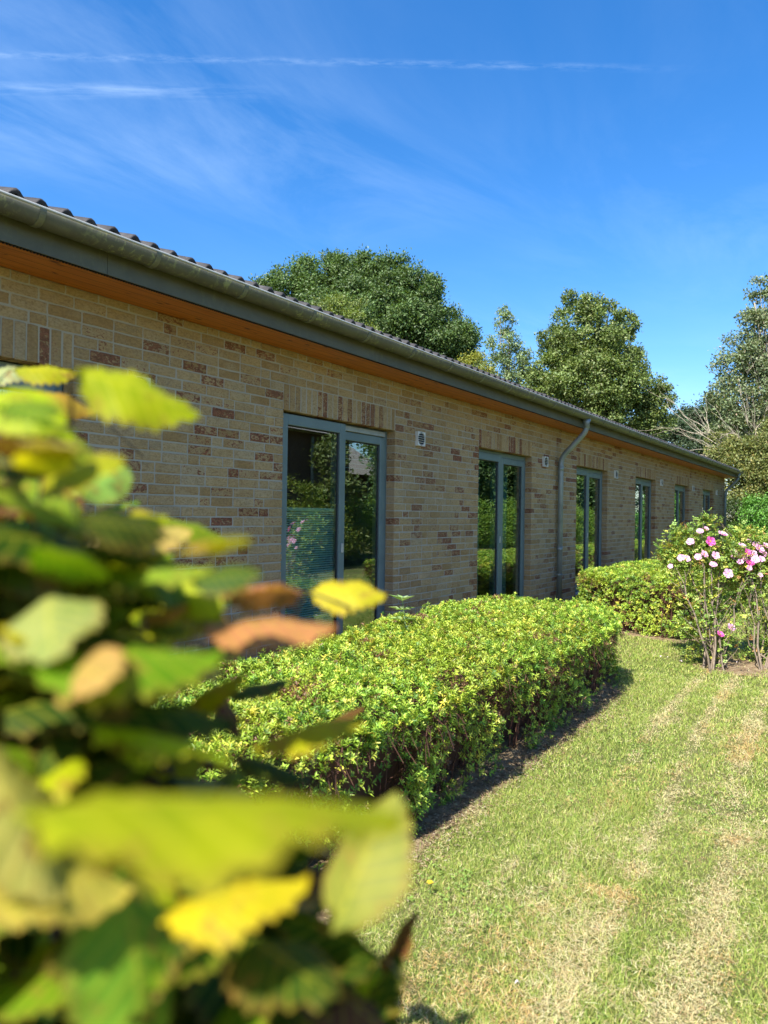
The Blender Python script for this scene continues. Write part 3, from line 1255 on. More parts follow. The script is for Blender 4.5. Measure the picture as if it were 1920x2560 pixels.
    yel = (vnoise(P, 3.1, 9) > 0.62)[:, None] * np.array([[0.10, 0.05, 0.0]])
    base = np.clip(base + yel * rng.random((ns, 1)), 0, 1)
    dead = (rng.random(ns) < 0.03) | ((vnoise(P, 5.5, 12) > 0.78) & (rng.random(ns) < .5))
    base[dead] = (0.20, 0.11, 0.05)
    cols = np.repeat(base, per, 0) * (1 + rng.normal(0, .1, (ns * per, 1)))
    V, F, Cc = leaf_cloud(PB, A, NN, LL, LL * 0.36, np.clip(cols, 0, 1))
    mesh_obj('foliage', V, F, M_shrub, root, cols=Cc)
    # twigs behind the leaves
    nt_ = int(ns * 0.30)
    idx = rng.choice(ns, nt_)
    tb = MB()
    e = P[idx] - Nn[idx] * 0.01
    cc2 = cen[None, :]
    for k in range(nt_):
        p1 = e[k]
        back = Nn[idx[k]] * np.array([1, 1, 0.25])
        p0 = p1 - back * random.uniform(.10, .22) - np.array([random.uniform(-.03, .03), random.uniform(-.03, .03), random.uniform(.02, .14)])
        p0[2] = max(p0[2], 0.0)
        pm = (p0 + p1) / 2 + np.array([random.uniform(-.015, .015) for _ in range(3)])
        tb.tube([p0, pm, p1], [0.0024, 0.0018, 0.001], 3, caps=False)
    # upright stems near the ground all round
    for i in range(len(pts)):
        m_ = int(L[i] * 26)
        nrm = np.array([seg[i][1], -seg[i][0]]) / L[i]
        for j in range(m_):
            b0 = pts[i] + seg[i] * random.random() - nrm * random.uniform(0.18, 0.34)
            tp_ = b0 + nrm * random.uniform(0.0, 0.12)
            zz = random.uniform(0.3, 0.6) * H / 0.73
            tb.tube([(b0[0], b0[1], 0), ((b0[0] + tp_[0]) / 2 + random.uniform(-.03, .03), (b0[1] + tp_[1]) / 2 + random.uniform(-.02, .02), zz * .5), (tp_[0], tp_[1], zz)],
                    [0.005, 0.004, 0.0025], 4, caps=False)
    tw = tb.obj('twigs', M_twig, root)
    # solid dark core, added so no skylight shows through the hedge
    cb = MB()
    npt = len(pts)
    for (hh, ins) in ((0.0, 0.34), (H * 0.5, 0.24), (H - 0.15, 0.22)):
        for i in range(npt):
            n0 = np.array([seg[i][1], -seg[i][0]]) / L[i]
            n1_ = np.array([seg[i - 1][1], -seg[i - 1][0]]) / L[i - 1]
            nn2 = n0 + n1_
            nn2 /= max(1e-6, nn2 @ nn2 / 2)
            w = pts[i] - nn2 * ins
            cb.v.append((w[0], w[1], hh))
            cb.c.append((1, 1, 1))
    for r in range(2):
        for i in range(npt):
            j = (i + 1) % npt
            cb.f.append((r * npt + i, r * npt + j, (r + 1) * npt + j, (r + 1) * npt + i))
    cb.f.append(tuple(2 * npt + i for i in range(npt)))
    cb.obj('dark_core', M_twig, root)
    return root


H1 = [(0.7, 1.95), (1.6, 1.82), (3.0, 1.79), (4.4, 1.80), (5.6, 1.80), (6.45, 1.85), (7.05, 2.0), (7.25, 2.5), (7.15, 3.05), (6.75, 3.38), (5.9, 3.5),
      (4.6, 3.34), (3.2, 3.2), (2.0, 3.15), (0.9, 3.1)]
hedge('large bright green clipped hedge in front of the door with the blind', H1, 0.73, 1400, leaf=0.027, stray=420)
H2 = [(9.75, 2.0), (10.2, 1.84), (13, 1.84), (16.0, 1.9), (16.3, 2.6), (16.0, 3.55), (13, 3.6), (10.6, 3.65), (10.2, 3.5), (9.95, 2.9)]
hedge('second clipped shrub hedge, behind the pink rose and right of the near downpipe', H2, 0.80, 760, leaf=0.036, per=6, low=0.8)
H3 = [(18.2, 2.0), (26, 2.0), (26.2, 3.5), (18.4, 3.5)]
hedge('farthest low clipped hedge by the end of the house', H3, 0.78, 260, leaf=0.05, per=5, low=0.7)


# ------------------------------------------------------------------ grass
def grass(name, x0, x1, ylo, yhi, dens, hmin, hmax, wdt, mask, seed):
    area = (x1 - x0) * (max(yhi(x0), yhi(x1)) - min(ylo(x0), ylo(x1)))
    n = int(area * dens)
    r = np.random.default_rng(seed)
    x = r.uniform(x0, x1, n)
    lo_, hi_ = min(ylo(x0), ylo(x1)), max(yhi(x0), yhi(x1))
    y = r.uniform(lo_, hi_, n)
    P = np.column_stack([x, y, np.zeros(n)])
    k = mask(x, y, r)
    P = P[k]
    return P


def in_soil(x, y, r):
    e = np.interp(x, [p[0] for p in EDGE[:8]], [p[1] for p in EDGE[:8]])
    a = (x < 7.3) & (y > e + r.normal(0, .035, len(x)))
    b = (x > 9.75 + .3 * np.clip(y - 2.4, 0, 1) + r.normal(0, .05, len(x))) & (x < 16.4) & (y > 1.84 + r.normal(0, .04, len(x)))
    c = (((x - 8.5) / .42) ** 2 + ((y - 1.2) / .30) ** 2 < 1 + r.normal(0, .12, len(x))) & (r.random(len(x)) < 0.93)
    return a | b | c | (y > 4.35)


def blades(P, r, hmin, hmax, wd, flatfrac):
    n = len(P)
    dry = vnoise(P * np.array([1, 1, 0]), 3.2, 21) * 0.55 + vnoise(P, 9, 22) * 0.35 + vnoise(P * np.array([.5, 2.2, 0]), 2.5, 23) * .35
    # mown stripes running roughly with the wall
    streak = vnoise(P * np.array([.22, 3.0, 0]), 2.6, 41) * .6 + vnoise(P * np.array([.5, 6.0, 0]), 2.6, 42) * .4
    fine = vnoise(P, 15, 43) * .5 + vnoise(P, 31, 44) * .5
    yy_ = P[:, 1] + .10 * np.sin(P[:, 0] * .7) - .02 * P[:, 0]
    track = sum(a_ * np.exp(-((yy_ - c_) / w_) ** 2) for c_, w_, a_ in ((.22, .06, .8), (.52, .07, 1.0), (.86, .055, .8), (1.16, .05, .5), (-.2, .1, .8)))
    dry = dry * .30 + streak * .40 + fine * .36 + track * (.15 + .22 * vnoise(P * np.array([1, 1, 0]), 3.0, 47)) - .055 + r.normal(0, .03, n)
    dry = dry - 0.10 * np.clip((P[:, 1] - 1.1) / .5, 0, 1)
    pdry = np.clip((dry - 0.50) * 4.6, 0.10, 0.9)
    P = P + UP * (ground_z(P[:, 0], P[:, 1]))[:, None]
    isdry = r.random(n) < pdry
    isflat = isdry & (r.random(n) < flatfrac)
    h = r.uniform(hmin, hmax, n) * np.where(isdry, 0.85, 1.0)
    lush = vnoise(P, 5, 25)
    h = h * (0.35 + 1.3 * lush)
    an = r.uniform(0, 2 * PI, n)
    lean = np.where(isflat, r.uniform(2.5, 6, n), r.uniform(0.15, 1.5, n))
    d = np.column_stack([np.cos(an), np.sin(an), np.zeros(n)])
    ax = norm(d * lean[:, None] + UP)
    ax2 = norm(d * (lean * 1.9 + .3)[:, None] + UP * np.where(isflat, 0.1, 0.8)[:, None])
    sd = np.column_stack([-np.sin(an), np.cos(an), np.zeros(n)])
    tw = r.uniform(-.6, .6, n)
    sd = norm(sd + d * tw[:, None])
    w = wd * r.uniform(.6, 1.4, n)
    base = P + UP * np.where(isflat, r.uniform(0.002, 0.03, n), 0)[:, None]
    m = base + ax * (h * .5)[:, None]
    tp = m + ax2 * (h * .5)[:, None]
    tp[:, 2] = np.maximum(tp[:, 2], 0.003)
    V = np.stack([base - sd * (w / 2)[:, None], base + sd * (w / 2)[:, None], m - sd * (w * .42)[:, None], m + sd * (w * .42)[:, None], tp], 1).reshape(-1, 3)
    i = np.arange(n) * 5
    F = np.concatenate([np.stack([i, i + 1, i + 3], 1), np.stack([i, i + 3, i + 2], 1), np.stack([i + 2, i + 3, i + 4], 1)])
    gr = pick([(0.23, 0.31, 0.05), (0.33, 0.40, 0.08), (0.15, 0.23, 0.04), (0.46, 0.47, 0.14)], (4, 3, 2.5, 2), n, .15)
    dr = pick([(0.62, 0.54, 0.27), (0.50, 0.41, 0.20), (0.70, 0.63, 0.36), (0.52, 0.35, 0.17)], (4, 3, 2, 1), n, .15)
    rust = (r.random(n) < np.clip((vnoise(P, 4.2, 51) * .7 + fine * .3 - 0.56) * 5, 0, .7))[:, None]
    dr = np.where(rust, dr * np.array([.98, .80, .62]), dr)
    c = np.where(isdry[:, None], dr, gr)
    return V, F, np.repeat(np.clip(c, 0, 1), 5, 0)


M_grass = leaf_mat('grass_blade', 0.25, 0.6, 0.25, (1.1, 1.15, 0.6))
VS, FS, CS = [], [], []
off = 0
for (xa, xb, ya, yb, den, h0, h1, w_) in ((1.2, 4.2, -0.3, 1.95, 30000, .018, .045, .0018), (4.2, 7.5, 0.0, 2.2, 12000, .02, .045, .0028), (7.2, 10.0, 0.4, 4.3, 4200, .025, .055, .0045),
                                         (-0.5, 1.2, -1.5, 1.6, 2500, .03, .06, .004), (1.2, 10, -3.0, -0.3, 1300, .03, .06, .005), (4.2, 10, -.3, .4, 2500, .03, .06, .004),
                                         (10, 17, -2, 1.95, 1500, .03, .06, .006), (17, 30, -3, 4.3, 420, .03, .07, .012)):
    n = int((xb - xa) * (yb - ya) * den)
    r = np.random.default_rng(int(xa * 10 + den))
    x = r.uniform(xa, xb, n)
    y = r.uniform(ya, yb, n)
    k = ~in_soil(x, y, r)
    P = np.column_stack([x[k], y[k], np.zeros(k.sum())])
    V, F, Cc = blades(P, r, h0, h1, w_, 0.6)
    VS.append(V)
    FS.append(F + off)
    CS.append(Cc)
    off += len(V)
tag(mesh_obj('grass', np.concatenate(VS), np.concatenate(FS), M_grass, None, cols=np.concatenate(CS)),
    'sun-dried mown grass, green with straw-coloured patches', 'grass', kind='stuff')

# low broad-leaved weeds in the lawn and litter on the soil
n = 2600
r = np.random.default_rng(5)
x = r.uniform(1.5, 7.5, n)
y = r.uniform(0, 1.9, n)
P = np.column_stack([x, y, np.full(n, .008)])
k = (~in_soil(x, y, r)) & (vnoise(P, 2.4, 31) > 0.60)
P = P[k]
P = np.repeat(P, 4, 0) + np.column_stack([r.normal(0, .012, (len(P) * 4, 2)), r.uniform(0.004, .02, len(P) * 4)])
an = r.uniform(0, 2 * PI, len(P))
A = norm(np.column_stack([np.cos(an), np.sin(an), r.uniform(.1, .7, len(P))]))
V, F, Cc = leaf_cloud(P, A, norm(UP + r.normal(0, .2, A.shape)), r.uniform(.010, .024, len(P)), r.uniform(.006, .012, len(P)), pick([(0.19, 0.30, 0.06), (0.25, 0.36, 0.08)], (1, 1), len(P)))
tag(mesh_obj('lawn_weeds', V, F, M_grass, None, cols=Cc), 'small broad-leaved weeds growing low in the lawn', 'weeds', kind='stuff')
n = 9000
x = r.uniform(0.8, 7.6, n)
e = np.interp(x, [p[0] for p in EDGE[:8]], [p[1] for p in EDGE[:8]])
y = e + r.normal(0.06, .10, n)
P = np.column_stack([x, y, r.uniform(.008, .02, n)])
an = r.uniform(0, 2 * PI, n)
A = norm(np.column_stack([np.cos(an), np.sin(an), r.uniform(-.1, .2, n)]))
V, F, Cc = leaf_cloud(P, A, norm(UP + r.normal(0, .3, A.shape)), r.uniform(.008, .03, n), r.uniform(.003, .01, n), pick([(0.30, 0.22, 0.13), (0.16, 0.10, 0.06), (0.42, 0.35, 0.24), (0.2, 0.22, 0.08)], (3, 3, 2, .7), n))
tag(mesh_obj('leaf_litter', V, F, M_grass, None, cols=Cc), 'dry leaf litter and crumbs along the edge of the soil bed', 'litter', kind='stuff')


# ------------------------------------------------------------------ trees
def tree(name, label, cat, balls, base, pal, palw, leaf, dens, group=None, trunk_r=0.22, trunk_h=None, sub=0.3, mat=None, barkm=None, droop=0.0, flat=0.85, limbs=True, fill=0.75):
    """balls: (x, y, z, r) big foliage masses in metres; each is broken into many clumps"""
    root = thing(name, label, cat, (base[0], base[1], 0), group)
    B = np.array([base[0], base[1], 0.0])
    Ps, Ns, Os = [], [], []
    clumps = []
    for (cx, cy, cz, R) in balls:
        nc = int(27 / (sub / 0.3) ** 2)
        d = rand_dir(nc)
        rr = R * (fill + (1.03 - fill) * rng.random(nc)) * 0.86
        cc = np.array([cx, cy, cz]) + d * rr[:, None] * np.array([1, 1, flat])
        cr = R * sub * rng.uniform(0.65, 1.35, nc)
        for c, q_ in zip(cc, cr):
            clumps.append((c, q_))
    for c, q_ in clumps:
        m_ = int(dens * q_ * q_ * 12.6)
        d = rand_dir(m_)
        d[:, 2] = np.where(rng.random(m_) < .6, np.abs(d[:, 2]), d[:, 2])
        rr = q_ * (rng.random(m_) ** 0.45) * (1 + 0.22 * rng.normal(size=m_))
        p = c + d * rr[:, None]
        Ps.append(p)
        Ns.append(d)
        Os.append(np.full(m_, rng.random()))
    P = np.concatenate(Ps)
    D = np.concatenate(Ns)
    O = np.concatenate(Os)
    k = P[:, 2] > 0.15
    P, D, O = P[k], D[k], O[k]
    n = len(P)
    A = norm(rand_dir(n) + D * 0.5 + np.array([0, 0, -droop]))
    NN = norm(D * 0.8 + rand_dir(n) * 0.8 + UP * 0.4)
    cols = pick(pal, palw, n, .14) * (0.82 + 0.36 * O[:, None])
    V, F, Cc = leaf_cloud(P - B, A, NN, leaf * rng.uniform(.6, 1.35, n), leaf * rng.uniform(.38, .7, n), np.clip(cols, 0, 1), 0.15)
    mesh_obj('crown', V, F, mat or M_tree, root, cols=Cc)
    tb = MB()
    zt = max(b[2] for b in balls)
    zc0 = np.mean([b[2] for b in balls])
    cxm = np.mean([b[0] for b in balls]) - base[0]
    cym = np.mean([b[1] for b in balls]) - base[1]
    nseg = 8
    pts = [(cxm * (i / nseg) ** 1.5 + random.uniform(-.05, .05), cym * (i / nseg) ** 1.5 + random.uniform(-.05, .05), zt * 0.95 * i / nseg) for i in range(nseg + 1)]
    tb.tube(pts, [trunk_r * (1 - 0.85 * i / nseg) + (0.08 if i == 0 else 0) for i in range(nseg + 1)], 9)
    if limbs:
        sel = random.sample(clumps, min(len(clumps), 46))
        for c, q_ in sel:
            c = c - B
            f = min(0.85, max(0.12, (c[2] - q_ * 2) / (zt + .01) * 0.75))
            i = f * nseg
            i0 = int(i)
            s0 = Vector(pts[i0]).lerp(Vector(pts[min(nseg, i0 + 1)]), i - i0)
            e_ = Vector(c)
            m_ = s0.lerp(e_, 0.5) + Vector((random.uniform(-.2, .2), random.uniform(-.2, .2), random.uniform(0, .4) * q_))
            r0 = trunk_r * 0.35 * (1 - f * .6)
            tb.tube([s0, m_, e_], [r0, r0 * .55, r0 * .15], 5, caps=False)
    tb.obj('trunk', barkm or M_bark, root)
    return root


def ball(x, y, Z, r, dz=0.0):
    """foliage mass: display pixel x,y of its centre, depth Z, radius r"""
    p = atd(x, y, Z)
    return (p[0], p[1], p[2], r)


def gbase(x, Z):
    p = atd(x, 1200, Z)
    return (p[0], p[1])


OAK = [(0.065, 0.115, 0.032), (0.085, 0.145, 0.04), (0.11, 0.18, 0.05), (0.15, 0.215, 0.07)]
k45 = 45 / 1776 * 1920 / 1659     # metres per display pixel at 45 m
tree('oak_tree', 'big round dark green oak tree rising behind the roof', 'tree',
     [ball(720, 660, 45, 3.1), ball(640, 670, 46, 2.6), ball(810, 650, 46, 2.7), ball(870, 660, 44, 2.6), ball(940, 700, 45, 2.4), ball(985, 745, 44.5, 1.9), ball(760, 720, 43, 3.3),
      ball(870, 750, 43.5, 2.8), ball(1000, 800, 45, 1.7), ball(605, 635, 46, 1.8), ball(690, 610, 47, 2.1), ball(750, 600, 46, 2.1), ball(790, 610, 46, 2.0), ball(900, 640, 45, 1.9), ball(840, 700, 45, 3.0), ball(930, 760, 45, 2.6), ball(850, 600, 45, 1.5), ball(800, 700, 48, 3.5), ball(680, 780, 45, 3.2), ball(820, 850, 45, 3.2)],
     gbase(810, 46), OAK, (3, 4, 3, 1), 0.18, 66, None, 0.42, fill=.6)
tree('lime_green_tree', 'paler yellow-green tree top just above the roof, in front of the dark oak', 'tree',
     [ball(715, 690, 36, 1.25), ball(760, 720, 36, 1.3), ball(670, 720, 36, 1.1), ball(745, 670, 36.5, 0.9), ball(740, 790, 36, 1.6)],
     gbase(735, 36), [(0.14, 0.19, 0.04), (0.2, 0.25, 0.055), (0.09, 0.14, 0.03)], (3, 3, 1), 0.14, 60, None, 0.16, sub=0.36)
tree('birch_tree', 'slender thin-leaved birch between the oak and the round olive-green tree', 'tree',
     [ball(1090, 700, 42, 0.75), ball(1085, 745, 42, 1.1), ball(1110, 780, 42, 1.2), ball(1070, 800, 42, 1.2), ball(1130, 800, 42, 0.9), ball(1085, 850, 42, 1.5), ball(1140, 840, 42, 1.2), ball(1088, 672, 42, 0.4)],
     gbase(1090, 42), [(0.17, 0.24, 0.10), (0.23, 0.30, 0.12), (0.12, 0.18, 0.08)], (3, 2, 2), 0.15, 36, None, 0.13, sub=0.34, barkm=M_pale, droop=.3)
tree('field_maple', 'low yellowing tree peeping over the roof left of the birch', 'tree',
     [ball(1020, 790, 38, 0.85), ball(1035, 830, 38, 1.1), ball(1000, 850, 38, 1.2)],
     gbase(1020, 38), [(0.26, 0.27, 0.04), (0.18, 0.22, 0.04), (0.34, 0.3, 0.04)], (3, 2, 1), 0.12, 50, None, 0.1, sub=0.36)
TM = [(0.125, 0.18, 0.042), (0.165, 0.225, 0.058), (0.09, 0.135, 0.033), (0.21, 0.25, 0.08)]
tree('maple_tree', 'tall olive-green tree standing alone against the sky above the far roof', 'tree',
     [ball(1265, 668, 40, 0.95), ball(1235, 705, 40, 1.25), ball(1300, 700, 40, 1.3), ball(1330, 735, 40, 1.2), ball(1225, 755, 40, 1.45), ball(1285, 765, 39, 1.8), ball(1345, 785, 40, 1.35), ball(1195, 810, 40, 1.3),
      ball(1250, 830, 39, 2.0), ball(1320, 830, 39, 2.0), ball(1390, 850, 40, 1.35), ball(1180, 860, 40, 1.2), ball(1280, 890, 39, 2.2), ball(1410, 880, 40, 1.1), ball(1360, 900, 40, 1.7), ball(1165, 830, 40, .9), ball(1425, 860, 40, .9), ball(1375, 800, 40, 1.0), ball(1190, 740, 40, .9), ball(1350, 700, 40, .8), ball(1160, 880, 40, 1.2), ball(1400, 920, 40, 1.3), ball(1230, 645, 40, .5), ball(1310, 660, 40, .6), ball(1260, 760, 42, 2.0), ball(1300, 850, 42, 2.2)],
     gbase(1285, 40), TM, (3, 4, 2, 1.5), 0.16, 62, None, 0.3, sub=0.34)
tree('pine_tree', 'distant dark green pine crown at the gap between the trees', 'tree',
     [ball(1450, 935, 60, 2.2), ball(1400, 960, 60, 2.2), ball(1500, 920, 60, 2.4), ball(1480, 980, 60, 3.0), ball(1545, 900, 60, 2.4), ball(1580, 960, 60, 3.2), ball(1640, 930, 60, 3.5), ball(1700, 960, 60, 3.5)],
     gbase(1500, 60), [(0.05, 0.085, 0.04), (0.07, 0.105, 0.05)], (1, 1), 0.22, 38, None, 0.3, flat=0.6)
GR = [(0.165, 0.215, 0.10), (0.22, 0.265, 0.14), (0.12, 0.165, 0.07), (0.28, 0.25, 0.15)]
tree('poplar_tree', 'tall grey-leaved tree with sparse crown at the right edge, sky showing through', 'tree',
     [ball(1640, 625, 38, .75), ball(1665, 665, 38, 1.2), ball(1625, 690, 38, 0.9), ball(1655, 720, 38, 1.2), ball(1600, 760, 38, 1.2), ball(1650, 780, 38, 1.5), ball(1585, 800, 38, 1.0), ball(1620, 830, 38, 1.5),
      ball(1700, 730, 38, 2.0), ball(1700, 830, 38, 2.4), ball(1560, 850, 38, 0.9), ball(1590, 880, 38, 1.4), ball(1650, 880, 38, 1.8), ball(1570, 920, 38, 1.1), ball(1640, 940, 38, 1.7)],
     gbase(1680, 38), GR, (3, 3, 2, .5), 0.16, 36, None, 0.24, sub=0.36, barkm=M_pale)
# bare pale limbs reaching left from the same thicket
dead = thing('dead_tree', 'bare pale branches sprawling left out of the thicket above the far end of the roof', 'dead tree', tuple(atd(1640, 1200, 34)[:2]) + (0,))
db = MB()
b0 = np.array(dead.location)
org = atd(1655, 1010, 34) - b0


def limb(p, q_, r0, depth):
    p, q_ = np.array(p), np.array(q_)
    L_ = np.linalg.norm(q_ - p)
    pts = [p + (q_ - p) * t + np.array([random.uniform(-1, 1) for _ in range(3)]) * L_ * 0.05 * (1 if 0 < t < 1 else 0) for t in (0, .25, .5, .75, 1)]
    db.tube(pts, [r0 * (1 - .75 * t) for t in (0, .25, .5, .75, 1)], 5, caps=False)
    if depth > 0:
        for k_ in range(4 if depth > 1 else 3):
            i = random.choice([1, 2, 3, 3])
            dirn = (q_ - p) / L_ + np.array([random.uniform(-.7, .7) for _ in range(3)]) * np.array([1, 1, 1.0])
            limb(pts[i], pts[i] + dirn * L_ * random.uniform(.3, .55), r0 * .5, depth - 1)


for (tx, ty, zz) in ((1480, 930, 34), (1500, 880, 34.5), (1475, 975, 33.5), (1560, 905, 33), (1530, 960, 33), (1600, 870, 32.5)):
    limb(org + np.array([0, 0, random.uniform(-1, .4)]), atd(tx, ty, zz) - b0, 0.034, 2)
limb((0, 0, 0), org, 0.12, 0)
db.obj('branches', M_pale, dead)
tree('hazel_thicket', 'olive-brown leafy thicket behind the far corner of the house', 'shrub',
     [ball(1560, 1010, 33, 1.1), ball(1610, 990, 33, 1.3), ball(1660, 960, 33, 1.5), ball(1640, 1040, 33, 1.7), ball(1590, 1060, 33, 1.5), ball(1700, 1040, 33, 2.0), ball(1620, 1110, 33, 1.6), ball(1560, 960, 34, .8), ball(1740, 980, 34, 2)],
     gbase(1630, 33), [(0.16, 0.19, 0.05), (0.22, 0.24, 0.07), (0.11, 0.14, 0.035), (0.30, 0.26, 0.08)], (3, 3, 2, 1), 0.12, 75, None, 0.12, sub=0.32)
tree('laurel_bush', 'dark glossy bush standing right behind the far downpipe', 'shrub',
     [ball(1590, 1120, 31, 0.9), ball(1600, 1170, 31, 1.1), ball(1640, 1150, 31, 1.3), ball(1590, 1210, 31, 1.0)],
     gbase(1610, 31), [(0.045, 0.08, 0.02), (0.09, 0.13, 0.035)], (2, 1), 0.10, 80, None, 0.06, sub=0.34)
tree('elder_bush', 'bright fresh-green bush above the rose at the right edge', 'shrub',
     [ball(1640, 1110, 24, 0.65), ball(1665, 1140, 24, 0.9), ball(1620, 1160, 24, 0.6), ball(1650, 1190, 24, 0.9), ball(1700, 1120, 24, 1.0), ball(1720, 1190, 24, 1.0)],
     gbase(1670, 24), [(0.10, 0.25, 0.035), (0.14, 0.32, 0.05), (0.08, 0.18, 0.03)], (2, 2, 1), 0.085, 120, None, 0.05, sub=0.36)

# --- the other side of the garden, seen only mirrored in the door glass
opp = thing('neighbour_house', 'dark brick house with a downpipe, mirrored in the left pane of the blind door', 'house', (0, 0, 0))
M_obrick = simple_mat('dark_brick', (0.16, 0.09, 0.06), 0.9, scale=12)
M_oroof = simple_mat('grey_roof', (0.32, 0.28, 0.27), 0.8)


def far_house(root, x0, x1, y0, y1, eave, ridge):
    b_ = MB()
    b_.box(x0, x1, y0, y1, -0.1, eave)
    b_.obj('wall', M_obrick, root)
    b_ = MB()
    o_ = 0.5
    ym, h_ = (y0 + y1) / 2, (y1 - y0) / 2
    b_.add([(x0 - o_, y1 + o_, eave), (x1 + o_, y1 + o_, eave), (x1 + o_ - h_, ym, ridge), (x0 - o_ + h_, ym, ridge), (x0 - o_, y0 - o_, eave), (x1 + o_, y0 - o_, eave)],
           [(0, 1, 2, 3), (3, 2, 5, 4), (0, 3, 4), (1, 5, 2), (0, 4, 5, 1)])
    b_.obj('roof', M_oroof, root)
    for xx in (x0 + 1.2, x0 + 3.6):
        b_ = MB()
        b_.box(xx, xx + 1.2, y1 + .003, y1 + .04, 0.6, 2.3)
        b_.obj('window', M_dark, root)
    b_ = MB()
    b_.tube([(x1 - 2.2, y1 + .08, 0), (x1 - 2.2, y1 + .08, eave - .1)], .05, 8)
    b_.obj('downpipe', M_pipe, root)


far_house(opp, 13.2, 19.3, -10.5, -5.6, 4.1, 5.8)
opp2 = thing('neighbour_house', 'house with pale hipped roof, mirrored in the right pane of the blind door', 'house', (0, 0, 0))
far_house(opp2, 25.5, 37.0, -25, -16, 3.9, 8.0)


BR = [(0.10, 0.2, 0.02), (0.17, 0.28, 0.03), (0.24, 0.33, 0.04)]


def gtree(name, label, cat, x, y, parts, pal, leaf, dens, tr=.15, **kw):
    return tree(name, label, cat, [(x + a, y + b, c, r_) for a, b, c, r_ in parts], (x, y), pal, (1,) * len(pal), leaf, dens, None, tr, **kw)


gtree('bamboo_clump', 'feathery bamboo clump mirrored in the door with the blind', 'plant', 16.9, -4.5, [(0, 0, 1.6, .7), (.2, 0, 2.4, .8), (-.2, .1, 3.2, .6), (.3, .1, 3.9, .5), (.5, .1, 1.0, .8)], [(0.16, 0.2, 0.05), (0.22, 0.25, 0.09)], 0.14, 60, .03, sub=.4)
gtree('garden_shrub', 'yellow-green rounded shrub mirrored in the blind door', 'shrub', 14.4, -4.0, [(0, 0, 1.0, 1.0), (.3, 0, 1.9, .8), (1.0, -.2, 1.1, 1.0), (2.0, 0, .9, .9)], [(0.2, 0.22, 0.03), (0.12, 0.17, 0.02)], 0.07, 120, .03)
for i in range(9):
    x_ = 17.5 + i * 3.1
    gtree('boundary_hedge', 'sunlit rounded shrub of the boundary hedge across the lawn, mirrored in the door glass', 'shrub', x_, -4.6 - .3 * (i % 2),
          [(-1, 0, .7, .95), (0, 0, .8, 1.0), (1, 0, .75, .95), (-.5, 0, 1.5, .85), (.6, 0, 1.6, .85)], BR, 0.08, 75, .04)['group'] = 'boundary shrubs across the lawn'
kk_ = ['broad', 'tall', 'loose', 'dark', 'rounded', 'leaning', 'thin', 'dense']
for i, (x_, y_, h_) in enumerate([(17, -15, 9), (30, -9, 10), (34, -12, 11), (39, -9, 9), (45, -12, 12), (51, -8, 10), (57, -4, 11), (60, 2, 9)]):
    gtree('garden_tree', f'{kk_[i]} dark garden tree across the lawn, mirrored in the door glass', 'tree', x_, y_,
          [(0, 0, h_ * .75, h_ * .28), (1.2, .3, h_ * .5, h_ * .27), (-1.3, 0, h_ * .5, h_ * .27), (.3, 1, h_ * .35, h_ * .25), (0, -1, h_ * .6, h_ * .27), (2.2, 0, h_ * .17, h_ * .2), (-2.2, .5, h_ * .17, h_ * .2), (0, .8, h_ * .15, h_ * .2)], OAK, 0.2, 34, .2)


# ------------------------------------------------------------------ roses
M_petal = leaf_mat('rose_petal', 0.3, 0.5, 0.3, (1.1, .7, .9))
M_stamen = simple_mat('stamen', (0.65, 0.45, 0.05), 0.6)
M_cane = simple_mat('rose_cane', (0.17, 0.13, 0.09), 0.85, scale=30, var=.4)


def cane(mb, pts, r0, r1):
    n_ = len(pts)
    mb.tube(pts, [r0 + (r1 - r0) * i / (n_ - 1) for i in range(n_)], 6, caps=False)


def wiggle(a, b, n_=6, amp=.04):
    a, b = np.array(a), np.array(b)
    return [a + (b - a) * (i / n_) + (np.array([random.uniform(-1, 1) for _ in range(3)]) * amp if 0 < i < n_ else 0) for i in range(n_ + 1)]


def flower(parent, p, face, r, deep):
    p = np.array(p)
    f = np.array(face, float)
    f /= np.linalg.norm(f)
    u = np.cross(f, [0.1, .2, 1.0])
    u /= np.linalg.norm(u)
    w = np.cross(f, u)
    mb = MB()
    for layer, (np_, rr, cup) in enumerate(((5, 1.0, .28), (5, .72, .5))):
        for i in range(np_):
            a0 = 2 * PI * i / np_ + layer * .6 + random.uniform(-.12, .12)
            vs, fs = [], []
            nl, nw = 4, 4
            for a_ in range(nl + 1):
                for b_ in range(nw + 1):
                    s = a_ / nl
                    t_ = b_ / nw * 2 - 1
                    wid = 0.62 * math.sin(min(1, s * 1.05) ** .7 * PI * .62) * rr
                    rad_ = s * rr * (1 - .12 * t_ * t_ * s)
                    an_ = a0 + t_ * wid * .95
                    hgt = (cup * s ** 1.5 + .08 * math.sin(t_ * 5 + i) * s + random.uniform(-.03, .03) * s) * rr
                    vs.append(p + (u * math.cos(an_) * rad_ + w * math.sin(an_) * rad_ + f * (hgt + layer * .05)) * r)
            for a_ in range(nl):
                for b_ in range(nw):
                    q0 = a_ * (nw + 1) + b_
                    fs.append((q0, q0 + 1, q0 + nw + 2, q0 + nw + 1))
            pk = (0.72, 0.13, 0.42) if deep else (0.82, 0.47, 0.66)
            j_ = random.uniform(.9, 1.12)
            mb.add(vs, fs, tuple(min(.9, c_ * j_) for c_ in pk))
    o = mb.obj('flower', M_petal, parent, smooth=True, cols=True)
    sm = MB()
    for i in range(12):
        a_ = random.uniform(0, 6.28)
        q_ = random.uniform(.03, .16)
        e_ = p + (u * math.cos(a_) * q_ + w * math.sin(a_) * q_ + f * random.uniform(.18, .3)) * r
        sm.tube([p + f * r * .05, e_], [r * .03, r * .05], 4)
    sm.obj('stamens', M_stamen, o)


